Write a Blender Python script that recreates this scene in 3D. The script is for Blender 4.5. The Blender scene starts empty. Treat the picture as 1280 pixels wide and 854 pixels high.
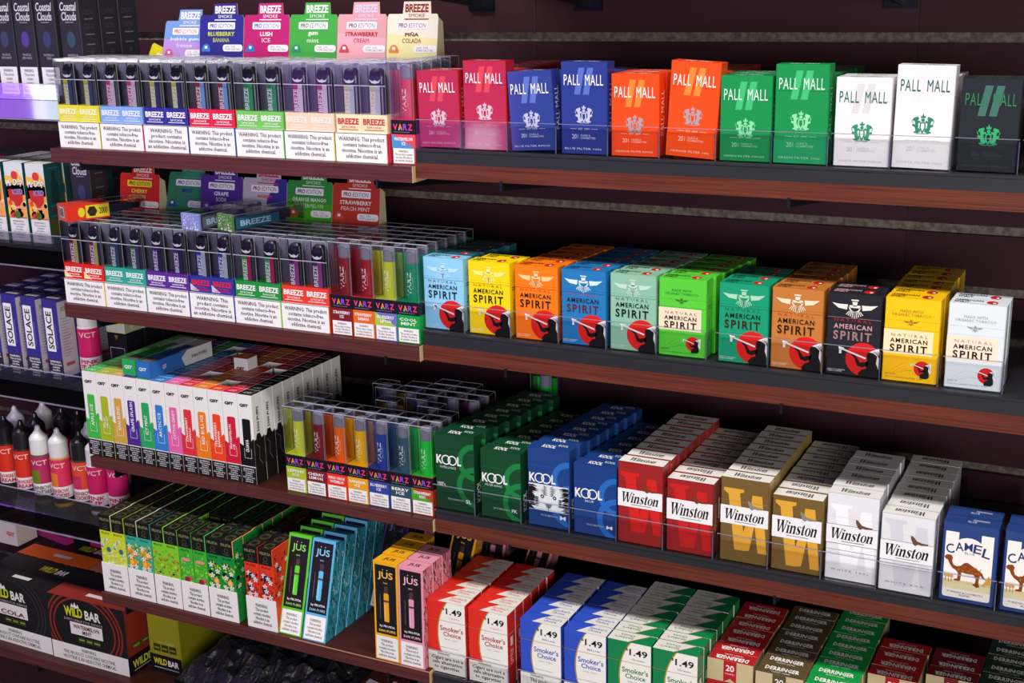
import bpy, math, random
from mathutils import Matrix, Vector, Euler
random.seed(7)
SC = bpy.context.scene
COL = SC.collection
S = 0.001
ZO = 1120.0          # shelf heights are written in millimetres from this level above the floor
def W(x, y, z): return Vector((x*S, y*S, (z+ZO)*S))

# ------------------------------------------------------------------ camera
cam = bpy.data.cameras.new('camera'); cam_o = bpy.data.objects.new('camera', cam); COL.objects.link(cam_o)
r_ = Vector((0.8942658866968958, 0.44702325845816127, -0.02141798981376981))
u_ = Vector((-0.1030861395705582, 0.2523212212339679, 0.9621368141503777))
f_ = Vector((-0.43550174709024325, 0.8581982333426509, -0.2717241626519416))
m = Matrix((r_, u_, -f_)).transposed().to_4x4()
m.translation = W(497.1458, -1335.101, 435.4654)
cam_o.matrix_world = m
cam.sensor_width = 36; cam.lens = 36*1637.85/1280; cam.clip_start = 0.02; cam.clip_end = 50
SC.camera = cam_o

# ------------------------------------------------------------------ world, lights, exposure
wd = bpy.data.worlds.new('store'); SC.world = wd; wd.use_nodes = True
wd.node_tree.nodes['Background'].inputs[0].default_value = (0.80, 0.84, 1.0, 1)
wd.node_tree.nodes['Background'].inputs[1].default_value = 0.05
def area(name, loc, target, sx, sy, power, color):
    l = bpy.data.lights.new(name, 'AREA'); l.shape = 'RECTANGLE'; l.size = sx*S; l.size_y = sy*S
    l.energy = power; l.color = color
    o = bpy.data.objects.new(name, l); COL.objects.link(o); o.location = W(*loc)
    d = W(*target) - W(*loc); o.rotation_euler = d.to_track_quat('-Z', 'Y').to_euler(); return o
area('ceiling_lamp_near', (-250, -790, 1540), (-250, -700, 0), 3100, 220, 40, (1.0, 0.965, 0.925))
area('front_fill_light', (1500, -2700, 330), (0, 0, -40), 2000, 700, 40, (1.0, 0.97, 0.94))  # unseen soft panel, added as fill to brighten the pack fronts
area('window_sign_violet', (-1250, -1500, 80), (-400, 0, 250), 600, 300, 1.4, (0.42, 0.16, 1.0))
area('window_sign_white', (-1000, -1480, 20), (-300, 0, 270), 80, 110, .16, (0.85, 0.88, 1.0))
area('side_sign_violet', (-2330, -1080, 118), (-990, 45, 265), 330, 300, 1.1, (0.40, 0.16, 1.0))
area('side_sign_white', (-2085, -1080, 122), (-960, 45, 265), 75, 130, .13, (0.75, 0.92, 1.0))
vs = SC.view_settings
vs.view_transform = 'Standard'; vs.look = 'None'; vs.gamma = 1; vs.exposure = 0.55
SC.cycles.transparent_max_bounces = 28
SC.cycles.max_bounces = 7; SC.cycles.diffuse_bounces = 3; SC.cycles.glossy_bounces = 3

# ------------------------------------------------------------------ materials
def lin(h):
    h = h.lstrip('#'); o = []
    if len(h) == 3: h = ''.join(c*2 for c in h)
    for i in (0, 2, 4):
        c = int(h[i:i+2], 16)/255; o.append(c/12.92 if c <= .04045 else ((c+.055)/1.055)**2.4)
    return (*o, 1)
MC = {}
def M(key):
    """'#rrggbb' or 'finish:#rrggbb'"""
    if key in MC: return MC[key]
    fin, hx = key.split(':') if ':' in key else ('ink', key)
    mt = bpy.data.materials.new(key.replace('#', '').replace(':', '_')); mt.use_nodes = True
    nt = mt.node_tree; b = nt.nodes['Principled BSDF']; N = nt.nodes.new; L = nt.links.new
    b.inputs['Base Color'].default_value = lin(hx)
    tc = N('ShaderNodeTexCoord'); mp = N('ShaderNodeMapping'); L(tc.outputs['Object'], mp.inputs[0])
    def noise(scale, detail=2, vec=(1, 1, 1), rough=.5):
        mp.inputs['Scale'].default_value = vec
        n = N('ShaderNodeTexNoise'); n.inputs['Scale'].default_value = scale; n.inputs['Detail'].default_value = detail
        n.inputs['Roughness'].default_value = rough
        L(mp.outputs[0], n.inputs[0]); return n
    def bump(n, st, dist=.001):
        bp = N('ShaderNodeBump'); bp.inputs['Strength'].default_value = st; bp.inputs['Distance'].default_value = dist
        L(n.outputs[0], bp.inputs['Height']); L(bp.outputs[0], b.inputs['Normal'])
    def mix(n, a, c, lo=.35, hi=.65):
        r = N('ShaderNodeValToRGB'); r.color_ramp.elements[0].position = lo; r.color_ramp.elements[1].position = hi
        r.color_ramp.elements[0].color = a; r.color_ramp.elements[1].color = c
        L(n.outputs[0], r.inputs[0]); L(r.outputs[0], b.inputs['Base Color'])
    c = lin(hx)
    if fin in ('ink', 'paper', 'film', 'slat', 'wood', 'rail'): b.inputs['Specular IOR Level'].default_value = {'slat': .12, 'wood': .22, 'rail': .3}.get(fin, .28)
    if fin == 'ink':
        b.inputs['Roughness'].default_value = .42; n = noise(40); bump(n, .05)
    elif fin == 'paper':
        b.inputs['Roughness'].default_value = .6; n = noise(60, 3); bump(n, .1)
    elif fin == 'film':        # cellophane-wrapped card
        b.inputs['Roughness'].default_value = .55; b.inputs['Coat Weight'].default_value = .45
        b.inputs['Coat Roughness'].default_value = .07; n = noise(26, 2); bump(n, .14, .004)
    elif fin == 'plastic':
        b.inputs['Roughness'].default_value = .28; n = noise(120, 2); bump(n, .06)
    elif fin == 'rail':
        b.inputs['Roughness'].default_value = .5; n = noise(300, 3); bump(n, .12)
    elif fin == 'wood':
        n = noise(7, 6, (1.2, 8, 60), .65); d = tuple(x*.52 for x in c[:3])+(1,); mix(n, d, tuple(min(1, x*1.2) for x in c[:3])+(1,), .32, .68)
        b.inputs['Roughness'].default_value = .42; bump(n, .1)
    elif fin == 'slat':
        n = noise(3, 5); mix(n, tuple(x*.8 for x in c[:3])+(1,), c); b.inputs['Roughness'].default_value = .55; bump(n, .05)
    elif fin == 'mdf':
        n = noise(160, 6); mix(n, tuple(x*.45 for x in c[:3])+(1,), tuple(x*1.2 for x in c[:3])+(1,)); b.inputs['Roughness'].default_value = .8
    elif fin == 'metal':
        b.inputs['Metallic'].default_value = .8; b.inputs['Roughness'].default_value = .4; n = noise(90); bump(n, .05)
    elif fin == 'bag':
        n = noise(24, 6); mix(n, tuple(x*.5 for x in c[:3])+(1,), c); b.inputs['Roughness'].default_value = .35; bump(n, .8, .02)
    elif fin == 'fabric':
        n = noise(20, 4); mix(n, tuple(x*.6 for x in c[:3])+(1,), c)
    elif fin == 'clear':       # thin clear plastic wall
        nt.nodes.remove(b); out = nt.nodes['Material Output']
        t = N('ShaderNodeBsdfTransparent'); t.inputs[0].default_value = c
        g = N('ShaderNodeBsdfGlossy'); g.inputs['Roughness'].default_value = .07
        fr = N('ShaderNodeFresnel'); fr.inputs['IOR'].default_value = 1.5
        n = noise(18, 2); bp = N('ShaderNodeBump'); bp.inputs['Strength'].default_value = .12; bp.inputs['Distance'].default_value = .003
        L(n.outputs[0], bp.inputs['Height']); L(bp.outputs[0], g.inputs['Normal']); L(bp.outputs[0], fr.inputs['Normal'])
        mm = N('ShaderNodeMath'); mm.operation = 'MULTIPLY_ADD'; mm.inputs[1].default_value = .55; mm.inputs[2].default_value = .0; L(fr.outputs[0], mm.inputs[0])
        mx = N('ShaderNodeMixShader'); L(mm.outputs[0], mx.inputs[0]); L(t.outputs[0], mx.inputs[1]); L(g.outputs[0], mx.inputs[2]); L(mx.outputs[0], out.inputs[0])
    elif fin == 'ticket':      # shiny smoked channel
        b.inputs['Roughness'].default_value = .06; b.inputs['Specular IOR Level'].default_value = .9; b.inputs['Base Color'].default_value = tuple(x*.3 for x in c[:3])+(1,)
        b.inputs['Coat Weight'].default_value = 1; n = noise(9, 1); bump(n, .05)
    elif fin in ('edge', 'soft'):        # folded edge of clear plastic, its highlight painted as a pale tint
        nt.nodes.remove(b); out = nt.nodes['Material Output']
        t = N('ShaderNodeBsdfTransparent'); g = N('ShaderNodeBsdfPrincipled'); g.inputs['Base Color'].default_value = c; g.inputs['Roughness'].default_value = .2
        n = noise(50); mr = N('ShaderNodeMapRange'); mr.inputs['To Min'].default_value = .3 if fin == 'edge' else .05; mr.inputs['To Max'].default_value = .75 if fin == 'edge' else .3; L(n.outputs[0], mr.inputs[0])
        mx = N('ShaderNodeMixShader'); L(mr.outputs[0], mx.inputs[0]); L(t.outputs[0], mx.inputs[1]); L(g.outputs[0], mx.inputs[2]); L(mx.outputs[0], out.inputs[0])
    MC[key] = mt; return mt

# ------------------------------------------------------------------ meshes (millimetres in, metres out)
def mesh(name, polys):
    vs_, fs, mi, slots = [], [], [], {}
    for pts, mk in polys:
        k = len(vs_); vs_.extend((p[0]*S, p[1]*S, p[2]*S) for p in pts); fs.append(tuple(range(k, k+len(pts))))
        mi.append(slots.setdefault(mk, len(slots)))
    me = bpy.data.meshes.new(name); me.from_pydata(vs_, [], fs)
    for mk in slots: me.materials.append(M(mk))
    me.polygons.foreach_set('material_index', mi); me.update(); return me
def part(name, polys, parent=None, label=None, smooth=False):
    me = mesh(name, polys)
    if smooth: me.polygons.foreach_set('use_smooth', [True]*len(me.polygons))
    o = bpy.data.objects.new(name, me); COL.objects.link(o)
    if parent: o.parent = parent
    if label: o['label'] = label
    return o
def tag(o, label, cat, group=None):
    o['label'] = label; o['category'] = cat
    if group: o['group'] = group
    return o
def thing(name, label, cat, group=None):
    o = bpy.data.objects.new(name, None); o.empty_display_size = .01; COL.objects.link(o); return tag(o, label, cat, group)
def at(o, x, y, z, rx=0, ry=0, rz=0):
    o.location = W(x, y, z); o.rotation_euler = (math.radians(rx), math.radians(ry), math.radians(rz)); return o
def copytree(o, parent=None):
    c = o.copy(); COL.objects.link(c); c.parent = parent
    for ch in o.children: copytree(ch, c)
    return c
PROTO = {}
def put(key, builder, x, y, z, label, group, rx=0, ry=0, rz=0):
    if key in PROTO: o = copytree(PROTO[key])
    else: o = builder(); PROTO[key] = o
    o['label'] = label; o['group'] = group
    return at(o, x, y, z, rx, ry, rz)

def box(x0, y0, z0, x1, y1, z1, mk, skip=''):
    a = [(x0, y0, z0), (x1, y0, z0), (x1, y1, z0), (x0, y1, z0), (x0, y0, z1), (x1, y0, z1), (x1, y1, z1), (x0, y1, z1)]
    F = {'b': (3, 2, 1, 0), 't': (4, 5, 6, 7), 'f': (0, 1, 5, 4), 'r': (1, 2, 6, 5), 'k': (2, 3, 7, 6), 'l': (3, 0, 4, 7)}
    g = (lambda f: mk[f]) if isinstance(mk, dict) else (lambda f: mk)
    return [([a[i] for i in v], g(f)) for f, v in F.items() if f not in skip]
def carton(w, d, z0f, z0b, z1f, z1b, mk, c=.9):
    """upright card box with softened vertical corners; bottom and top heights may slope from front to back"""
    fp = [(c, 0), (w-c, 0), (w, c), (w, d-c), (w-c, d), (c, d), (0, d-c), (0, c)]
    g = (lambda f: mk.get(f, mk['*'])) if isinstance(mk, dict) else (lambda f: mk)
    lo = [(x, y, z0f+(z0b-z0f)*y/d) for x, y in fp]; hi = [(x, y, z1f+(z1b-z1f)*y/d) for x, y in fp]
    tags = ['f', 'f', 'r', 'r', 'k', 'k', 'l', 'f']; out = []
    for i in range(8):
        j = (i+1) % 8; out.append(([lo[i], lo[j], hi[j], hi[i]], g(tags[i])))
    out.append((hi, g('t'))); out.append((lo[::-1], g('b'))); return out
def lathe(prof, mk, n=20, cx=0, cy=0):
    out = []
    for k in range(len(prof)-1):
        (r0, z0), (r1, z1) = prof[k], prof[k+1]; mm = mk[k] if isinstance(mk, list) else mk
        for i in range(n):
            a, b = 2*math.pi*i/n, 2*math.pi*(i+1)/n
            p = [(cx+r0*math.cos(a), cy+r0*math.sin(a), z0), (cx+r0*math.cos(b), cy+r0*math.sin(b), z0),
                 (cx+r1*math.cos(b), cy+r1*math.sin(b), z1), (cx+r1*math.cos(a), cy+r1*math.sin(a), z1)]
            if r1 < 1e-6: p = p[:3]
            elif r0 < 1e-6: p = [p[0], p[2], p[3]]
            out.append((p, mm))
    return out

# ------------------------------------------------------------------ flat print
TX = {}
def text_geo(s, bold, shear, align, spc=1.0):
    k = (s, bold, shear, align, spc)
    if k in TX: return TX[k]
    cu = bpy.data.curves.new('t', 'FONT'); cu.body = s; cu.resolution_u = 3 if len(s) < 9 else 1
    cu.offset = bold; cu.shear = shear; cu.align_x = align; cu.space_line = .95; cu.space_character = spc
    ob = bpy.data.objects.new('t', cu); me = ob.to_mesh()
    v = [(p.co.x, p.co.y) for p in me.vertices]; f = [tuple(p.vertices) for p in me.polygons]
    ob.to_mesh_clear(); bpy.data.objects.remove(ob); bpy.data.curves.remove(cu)
    xs = [p[0] for p in v]; ys = [p[1] for p in v]; x0, x1, y0, y1 = min(xs), max(xs), min(ys), max(ys)
    TX[k] = ([((x-x0)/(x1-x0), (y-y0)/(y1-y0)) for x, y in v], f); return TX[k]
def clip(pts, w, h):
    for ax, lim, sg in ((0, 0, 1), (0, w, -1), (1, 0, 1), (1, h, -1)):
        out = []
        for i in range(len(pts)):
            a, b = pts[i-1], pts[i]; ia = sg*(a[ax]-lim) >= 0; ib = sg*(b[ax]-lim) >= 0
            if ia != ib:
                t = (lim-a[ax])/(b[ax]-a[ax]); out.append((a[0]+(b[0]-a[0])*t, a[1]+(b[1]-a[1])*t))
            if ib: out.append(b)
        pts = out
        if len(pts) < 3: return []
    return pts
class P:
    """flat print on a w x h face; every call takes fractions of the face, l is the printing layer"""
    def __init__(s, w, h): s.w, s.h, s.f = w, h, []
    def poly(s, pts, m, l=1, cl=True):
        q = [(x*s.w, y*s.h) for x, y in pts]
        if cl: q = clip(q, s.w, s.h)
        if q: s.f.append((q, m, l))
        return s
    def rect(s, x, y, w, h, m, l=1): return s.poly([(x, y), (x+w, y), (x+w, y+h), (x, y+h)], m, l)
    def rrect(s, x, y, w, h, m, l=1, r=.04):
        ry = r*s.w/s.h; q = []
        for cx, cy, a0 in ((x+w-r, y+ry, -90), (x+w-r, y+h-ry, 0), (x+r, y+h-ry, 90), (x+r, y+ry, 180)):
            for k in range(4): a = math.radians(a0+30*k); q.append((cx+r*math.cos(a), cy+ry*math.sin(a)))
        return s.poly(q, m, l)
    def ell(s, cx, cy, rx, m, l=1, ry=None, n=22, a0=0, a1=360):
        ry = rx*s.w/s.h if ry is None else ry
        return s.poly([(cx+rx*math.cos(math.radians(a0+(a1-a0)*i/n)), cy+ry*math.sin(math.radians(a0+(a1-a0)*i/n))) for i in range(n if a1-a0 >= 360 else n+1)], m, l)
    def ring(s, cx, cy, rx, t, m, l=1, ry=None, n=26, a0=0, a1=360):
        q = s.w/s.h; ry = rx*q if ry is None else ry
        for i in range(n):
            a, b = math.radians(a0+(a1-a0)*i/n), math.radians(a0+(a1-a0)*(i+1)/n)
            s.poly([(cx+rx*math.cos(a), cy+ry*math.sin(a)), (cx+rx*math.cos(b), cy+ry*math.sin(b)),
                    (cx+(rx-t)*math.cos(b), cy+(ry-t*q)*math.sin(b)), (cx+(rx-t)*math.cos(a), cy+(ry-t*q)*math.sin(a))], m, l)
        return s
    def line(s, pts, t, m, l=1):
        q = s.w/s.h
        for (x0, y0), (x1, y1) in zip(pts, pts[1:]):
            dx, dy = (x1-x0), (y1-y0)/q; d = math.hypot(dx, dy) or 1; nx, ny = -dy/d*t/2, dx/d*t/2*q
            s.poly([(x0-nx, y0-ny), (x1-nx, y1-ny), (x1+nx, y1+ny), (x0+nx, y0+ny)], m, l)
        return s
    def text(s, t, x, y, w, h, m, l=2, b=0.0, sh=0.0, rot=0, al='LEFT', flip=False, tilt=0, spc=1.0):
        v, f = text_geo(t, b, sh, al, spc)
        def T(p):
            a, c = p
            if flip: a, c = 1-a, 1-c
            if rot == 90: a, c = 1-c, a
            X, Y = (x+a*w)*s.w, (y+c*h)*s.h
            if tilt:
                cx, cy = (x+w/2)*s.w, (y+h/2)*s.h; k, g = math.cos(math.radians(tilt)), math.sin(math.radians(tilt))
                X, Y = cx+(X-cx)*k-(Y-cy)*g, cy+(X-cx)*g+(Y-cy)*k
            return X, Y
        q = [T(p) for p in v]
        for k in f: s.f.append(([q[i] for i in k], m, l))
        return s
    def out(s, fn): return [([fn(x, y, l) for x, y in q], m) for q, m, l in s.f]
E_ = .13
def front(x0=0, y0=0, z0=0): return lambda u, v, l: (x0+u, y0-E_*l, z0+v)
def topf(x0=0, y0=0, z=0): return lambda u, v, l: (x0+u, y0+v, z+E_*l)
def right(x=0, y0=0, z0=0): return lambda u, v, l: (x+E_*l, y0+u, z0+v)
def left(x=0, y1=0, z0=0): return lambda u, v, l: (x-E_*l, y1-u, z0+v)
def wrap(r, cx, cy, z0, mid):
    """wrap round a cylinder; u runs along the circumference, mid = u that faces the front"""
    def fn(u, v, l):
        a = (u-mid)/r - math.pi/2; q = r+E_*l; return (cx+q*math.cos(a), cy+q*math.sin(a), z0+v)
    return fn
WARN = 'WARNING: This product\ncontains tobacco-free\nnicotine. Nicotine is an\naddictive chemical.'
WARN2 = 'WARNING: This\nproduct contains\nnicotine. Nicotine is\nan addictive chemical.'
WARN3 = 'WARNING:\nThis product\ncontains nicotine.\nNicotine is an\naddictive chemical.'
ORD = ['front', 'second', 'third', 'fourth', 'fifth', 'sixth', 'seventh', 'eighth', 'ninth', 'tenth', 'eleventh']
BLK, WHT = '#141214', '#f2eef0'

# ------------------------------------------------------------------ the setting
def struct(name, polys, parent=None):
    o = part(name, polys, parent)
    if not parent: o['kind'] = 'structure'
    return o
struct('floor', box(-2600, -3600, -1140, 2200, 340, -1120, 'rail:#6d6964'))
wall = struct('wall_back', box(-2000, 309, -1120, 1400, 340, 1580, 'mdf:#6f675b'))
PITCH = 75.3
g0 = 350-PITCH*19
slat_me = {}
for k in range(-1, 36):
    z0 = g0+PITCH*k+6; z1 = z0+PITCH-12
    z0 = max(z0, -1119)
    if z1 > 1579 or z1-z0 < 20: continue
    for xa, xb in ((-2000, -1430.6), (-1430, -285.6), (-285, 214.6), (215, 1400)):
        key = (xa, round(z1-z0, 1))
        if key not in slat_me: slat_me[key] = mesh('slat', box(0, 0, 0, xb-xa, 9, z1-z0, 'slat:#3d232b'))
        o = bpy.data.objects.new('slat', slat_me[key]); COL.objects.link(o); o.parent = wall
        o.location = (xa*S, 300*S, (z0)*S)
wall.location = (0, 0, ZO*S)
bpy.data.objects['floor'].location = (0, 0, ZO*S)

# shelves -------------------------------------------------------------
def bracket(parent, x, zt, y0, y1=299):
    """flat steel shelf bracket hooked into the wall"""
    q = [(y1, -46), (y0+6, -9), (y0, -9), (y0, 2), (y0+3, 2), (y0+3, 0), (y1, 0)]
    pl = []
    for s_ in (-1.5, 1.5): pl.append(([(x+s_, y, z) for y, z in q], 'metal:#2c3038'))
    for i in range(len(q)):
        a, b = q[i-1], q[i]; pl.append(([(x-1.5, *a), (x+1.5, *a), (x+1.5, *b), (x-1.5, *b)], 'metal:#2c3038'))
    pl += box(x-19, y1-5, -50, x+19, y1, -8, 'metal:#1e222b')
    o = part('bracket', pl, parent, 'dark steel bracket'); return o
WC = ['wood:#4a2018', 'wood:#683226']
def shelf(label, x0, x1, y0, zt, th, rail=0, br=(), worn=None):
    t = thing('display_shelf', label, 'shelf', 'wood-edged shelves on the slatted wall')
    part('board', box(x0, y0+1.4, -th, x1, 299.5, 0, WC[0]), t)
    e = box(x0, y0, -th, x1, y0+1.3, 0, WC[1])
    part('edge_band', e, t, 'reddish woodgrain edge band')
    if worn: part('worn_edge_highlight', box(worn, y0-.25, -1.0, x1, y0+.4, .25, 'paper:#b08068'), t, 'rubbed front edge with painted pale highlight')  # rubbed edge, with the bright highlight along it painted in
    ends = box(x1, y0, -th, x1+.8, 299, 0, 'paper:#c9ab7c'); part('end_edge', ends, t, 'raw cream-coloured end edge')
    if rail:
        part('rail_bed', box(x0+1, y0+.6, .05, x1-1, 292, rail, 'rail:#27272d') +
             box(x0+1, y0-.1, rail-2.2, x1-1, y0+.6, rail, 'rail:#27272d'), t, 'black plastic rail')
    for b in br:
        o = bracket(t, b, 0, y0-2); o.location = (0, 0, -(th+.2)*S)
    at(t, 0, 0, zt); return t
XR = 640
R1, R2, R3, R4 = 222, 0, -228, -440
L1, L2, L3, L4 = 218, -1, -229, -424
shelf('empty-bottomed wood-edged shelf hidden above the topmost row of packs', -295, XR, -14, 452, 18, 0, (-366, -207, 193))
shelf('topmost wood-edged shelf carrying the tall and short logo packs', -295, XR, -14, R1, 18, 16, (-182, 150, 480))
shelf('second wood-edged shelf carrying packs with the red round emblem', -295, XR, -14, R2, 19, 17.5, (-182, 150, 480))
shelf('third wood-edged shelf carrying green, blue, red and gold packs', -287.8, XR, -14, R3, 18, 12, (-182, 150, 480))
shelf('lowest wood-edged shelf carrying the priced little cigar packs', -282, XR, -48, R4, 18, 12, (-182, 150, 480))
WC = ['wood:#431d18', 'wood:#5c2f2e']
shelf('topmost wooden shelf under the first row of warning display boxes', -868, -296.5, -20, L1, 19, 0, (-815, -345))
shelf('wooden shelf under the second row of warning display boxes', -876, -296.5, -20, L2, 19, 0, (-815, -345))
shelf('wooden shelf under the rainbow row of slim vape cartons', -862, -289, -18, L3, 16, 0, (-815, -345))
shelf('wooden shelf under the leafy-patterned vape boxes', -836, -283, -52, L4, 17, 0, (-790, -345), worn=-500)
shelf('lowest wooden shelf under the dark bulk vape cartons', -1500, XR, 45, -641, 18, 0, (-1100, -600, 200))

def clear_shelf(label, zt, x0=-1330, x1=-905, up=17, down=32, y0=44, ch='clear:#7c6878'):
    t = thing('acrylic_shelf', label, 'shelf', 'clear acrylic shelves')
    part('floor_sheet', box(x0, y0, -5, x1, 299, 0, 'clear:#ddd8e6'), t)
    part('front_lip', box(x0, y0-2.5, -5, x1, y0-.2, up, 'clear:#f0eef6') + box(x0, y0-2.6, up, x1, y0-.1, up+.8, 'edge:#b8b4cc'), t)
    part('ticket_channel', box(x0, y0-2.5, -down, x1, y0-.4, -5.5, ch) + box(x0, y0-5, -down-1.5, x1, y0, -down, 'edge:#a09cb4'), t, 'hanging price ticket channel')
    part('side_panel', box(x1, y0-2, -down, x1+2.5, 299, up, 'clear:#e9e6f0'), t)
    at(t, 0, 0, zt); return t
clear_shelf('clear acrylic shelf holding the black cloud-lettered juice boxes, glowing violet', 280, ch='ticket:#3c2c38')
clear_shelf('clear acrylic shelf holding the fruity white and orange boxes', 62, x1=-893)
clear_shelf('clear acrylic shelf holding the purple and white cartons', -151, x1=-896)
clear_shelf('clear acrylic shelf holding the dropper-tipped juice bottles', -369, x1=-884, up=30)

# ------------------------------------------------------------------ cigarette packs
PW, PD = 55.0, 22.4
def pack(h, body, fr, tp=None, sd=None, lidf=.27, lid=None, sides=None, label=None):
    t = thing('cigarette_pack', '', 'cigarette pack')
    zf, zb = h*(1-lidf), h*(1-lidf*.45)
    bk = {'*': body}
    if sides: bk['r'] = bk['l'] = sides
    part('box_body', carton(PW, PD, 0, 0, zf, zb, bk), t)
    lk = {'*': lid or body}
    if sides: lk['r'] = lk['l'] = sides
    part('flip_lid', carton(PW, PD, zf+.45, zb+.45, h, h, lk), t)
    p = P(PW, h); fr(p)
    part('front_print', p.out(front()), t)
    if tp:
        p = P(PW, PD); tp(p); part('top_print', p.out(topf(0, 0, h)), t)
    if sd:
        p = P(PD, h); sd(p); part('side_print', p.out(right(PW, 0, 0)), t)
    return t

LION = [(-.10, -.40), (-.22, -.46), (-.40, -.46), (-.42, -.40), (-.32, -.37), (-.37, -.18), (-.50, -.12), (-.47, -.02), (-.36, -.06), (-.38, .10), (-.50, .16),
        (-.44, .26), (-.33, .30), (-.24, .34), (-.19, .24), (-.24, .12), (-.12, .14), (-.11, .06), (-.22, .0), (-.20, -.22), (-.11, -.28)]
def crest(p, cx, cy, s, m, m2, l=2):
    q = p.w/p.h
    T = lambda pts, f=1: [(cx+f*x*s, cy+y*s*q) for x, y in pts]
    p.poly(T(LION), m, l); p.poly(T(LION, -1), m, l)
    p.poly(T([(-.13, .06), (.13, .06), (.15, -.22), (.0, -.5), (-.15, -.22)]), m, l)
    p.poly(T([(-.07, .0), (.07, .0), (.08, -.2), (.0, -.36), (-.08, -.2)]), m2, l+1)
    p.ell(cx, cy+.16*s*q, .085*s, m, l+1)
    p.poly(T([(-.1, .26), (-.13, .40), (-.06, .34), (0, .5), (.06, .34), (.13, .40), (.1, .26)]), m, l)
    p.rect(cx-.3*s, cy-.5*s*q, .6*s, .03*s*q, m, l)
    for f in (-1, 1): p.line(T([(f*.46, .0), (f*.52, .1), (f*.46, .2)]), .03*s, m, l)
def pm(h, body, stripe, txt, cr, small, low, foot):
    def fr(p):
        s = 88/h; y = lambda v: 1-(1-v)*s
        for dx in (0, .19): p.poly([(.29+dx, y(.60)), (.42+dx, y(.60)), (.52+dx, y(.93)), (.39+dx, y(.93))], stripe, 1)
        p.text('PALL', .07, y(.715), .35, .13*s, txt, 3, 0, spc=1.15); p.text('MALL', .53, y(.715), .39, .13*s, txt, 3, 0, spc=1.1)
        crest(p, .5, .40 if h < 95 else .44, .37, cr, body)
        p.text('EST 1899', .38, .265, .24, .018, small, 2); p.rect(.2, .272, .14, .004, small, 2); p.rect(.66, .272, .14, .004, small, 2)
        p.text('20', .24, .165, .1, .05, small, 2); p.rect(.365, .165, .006, .05, small, 2)
        p.text('CLASS A\nCIGARETTES', .42, .165, .33, .05, small, 2)
        p.text(foot, .08, .045, .8, .022, small, 2)
        if low: p.rect(0, 0, 1, .27, low, 1)
        p.rect(0, 1-.27*s-.002, 1, .003, low or small, 1) if low else None
    def tp(p): p.text('PALL MALL', .22, .3, .56, .4, txt, 1)
    def sd(p): p.text('PALL MALL', .3, .25, .4, .55, small, 1, rot=90)
    return lambda: pack(h, 'film:'+body, fr, tp, sd)

WING = [(-.5, .06), (-.36, -.05), (-.16, -.07), (-.14, .035), (-.3, .06), (-.5, .06)]
def wings(p, cx, cy, s, m, l=2):
    q = p.w/p.h
    for f in (1, -1):
        p.poly([(cx+f*x*s, cy+y*s*q) for x, y in [(-.5, .07), (-.36, -.04), (-.17, -.07), (-.15, .05), (-.33, .05)]], m, l)
        for k in range(5): p.line([(cx+f*.03*k*s, cy-.1*s*q), (cx+f*(.045*k+.005)*s, cy-(.26-.02*k)*s*q)], .018*s, m, l)
    p.ring(cx, cy, .13*s, .03*s, m, l, a0=180, a1=360); p.rect(cx-.12*s, cy-.02*s*q, .24*s, .06*s*q, m, l)
    p.poly([(cx-.04*s, cy+.02*s*q), (cx+.04*s, cy+.02*s*q), (cx+.06*s, cy+.12*s*q), (cx-.06*s, cy+.12*s*q)], m, l)
    p.rect(cx-.08*s, cy+.14*s*q, .16*s, .03*s*q, m, l)
def figure(p, cx, cy, s, l=2):
    """red disc with the dark seated figure smoking a long white pipe"""
    q = p.w/p.h; T = lambda pts: [(cx+x*s, cy+y*s*q) for x, y in pts]
    p.ell(cx, cy, .5*s, '#d9201c', l)
    p.poly(T([(.10, .16), (.18, .26), (.30, .28), (.38, .22), (.42, -.10), (.44, -.5), (.30, -.62), (-.1, -.62), (-.12, -.42), (-.02, -.30), (.10, -.26), (.08, -.12), (.12, -.02)]), BLK, l+1)
    p.poly(T([(.16, -.16), (-.02, -.24), (-.16, -.2), (-.24, .02), (-.36, .14), (-.32, .18), (-.2, .08), (-.08, -.1), (.16, -.04)]), BLK, l+1)
    p.poly(T([(.16, .24), (.5, .40), (.56, .38), (.54, -.26), (.46, -.28), (.38, -.08), (.40, .14), (.28, .22)]), WHT, l+2)
    for k in range(3): p.line(T([(.3+.05*k, .27+.02*k), (.47+.02*k, .12-.1*k)]), .012*s, BLK, l+3)
    p.line(T([(-.66, .28), (.08, .04)]), .05*s, WHT, l+3)
    p.poly(T([(-.72, .33), (-.55, .30), (-.56, .24), (-.62, .22), (-.62, .12), (-.69, .12), (-.69, .26)]), WHT, l+3)
def leaf_top(p, cA, cB):
    p.rect(.03, .12, .7, .76, cB, 1)
    p.text('AMERICAN\nSPIRIT', .06, .2, .5, .6, cA, 2, .03); p.ell(.72, .5, .1, '#c8201c', 2, ry=.3); p.ell(.76, .42, .03, WHT, 3, ry=.1)
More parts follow.
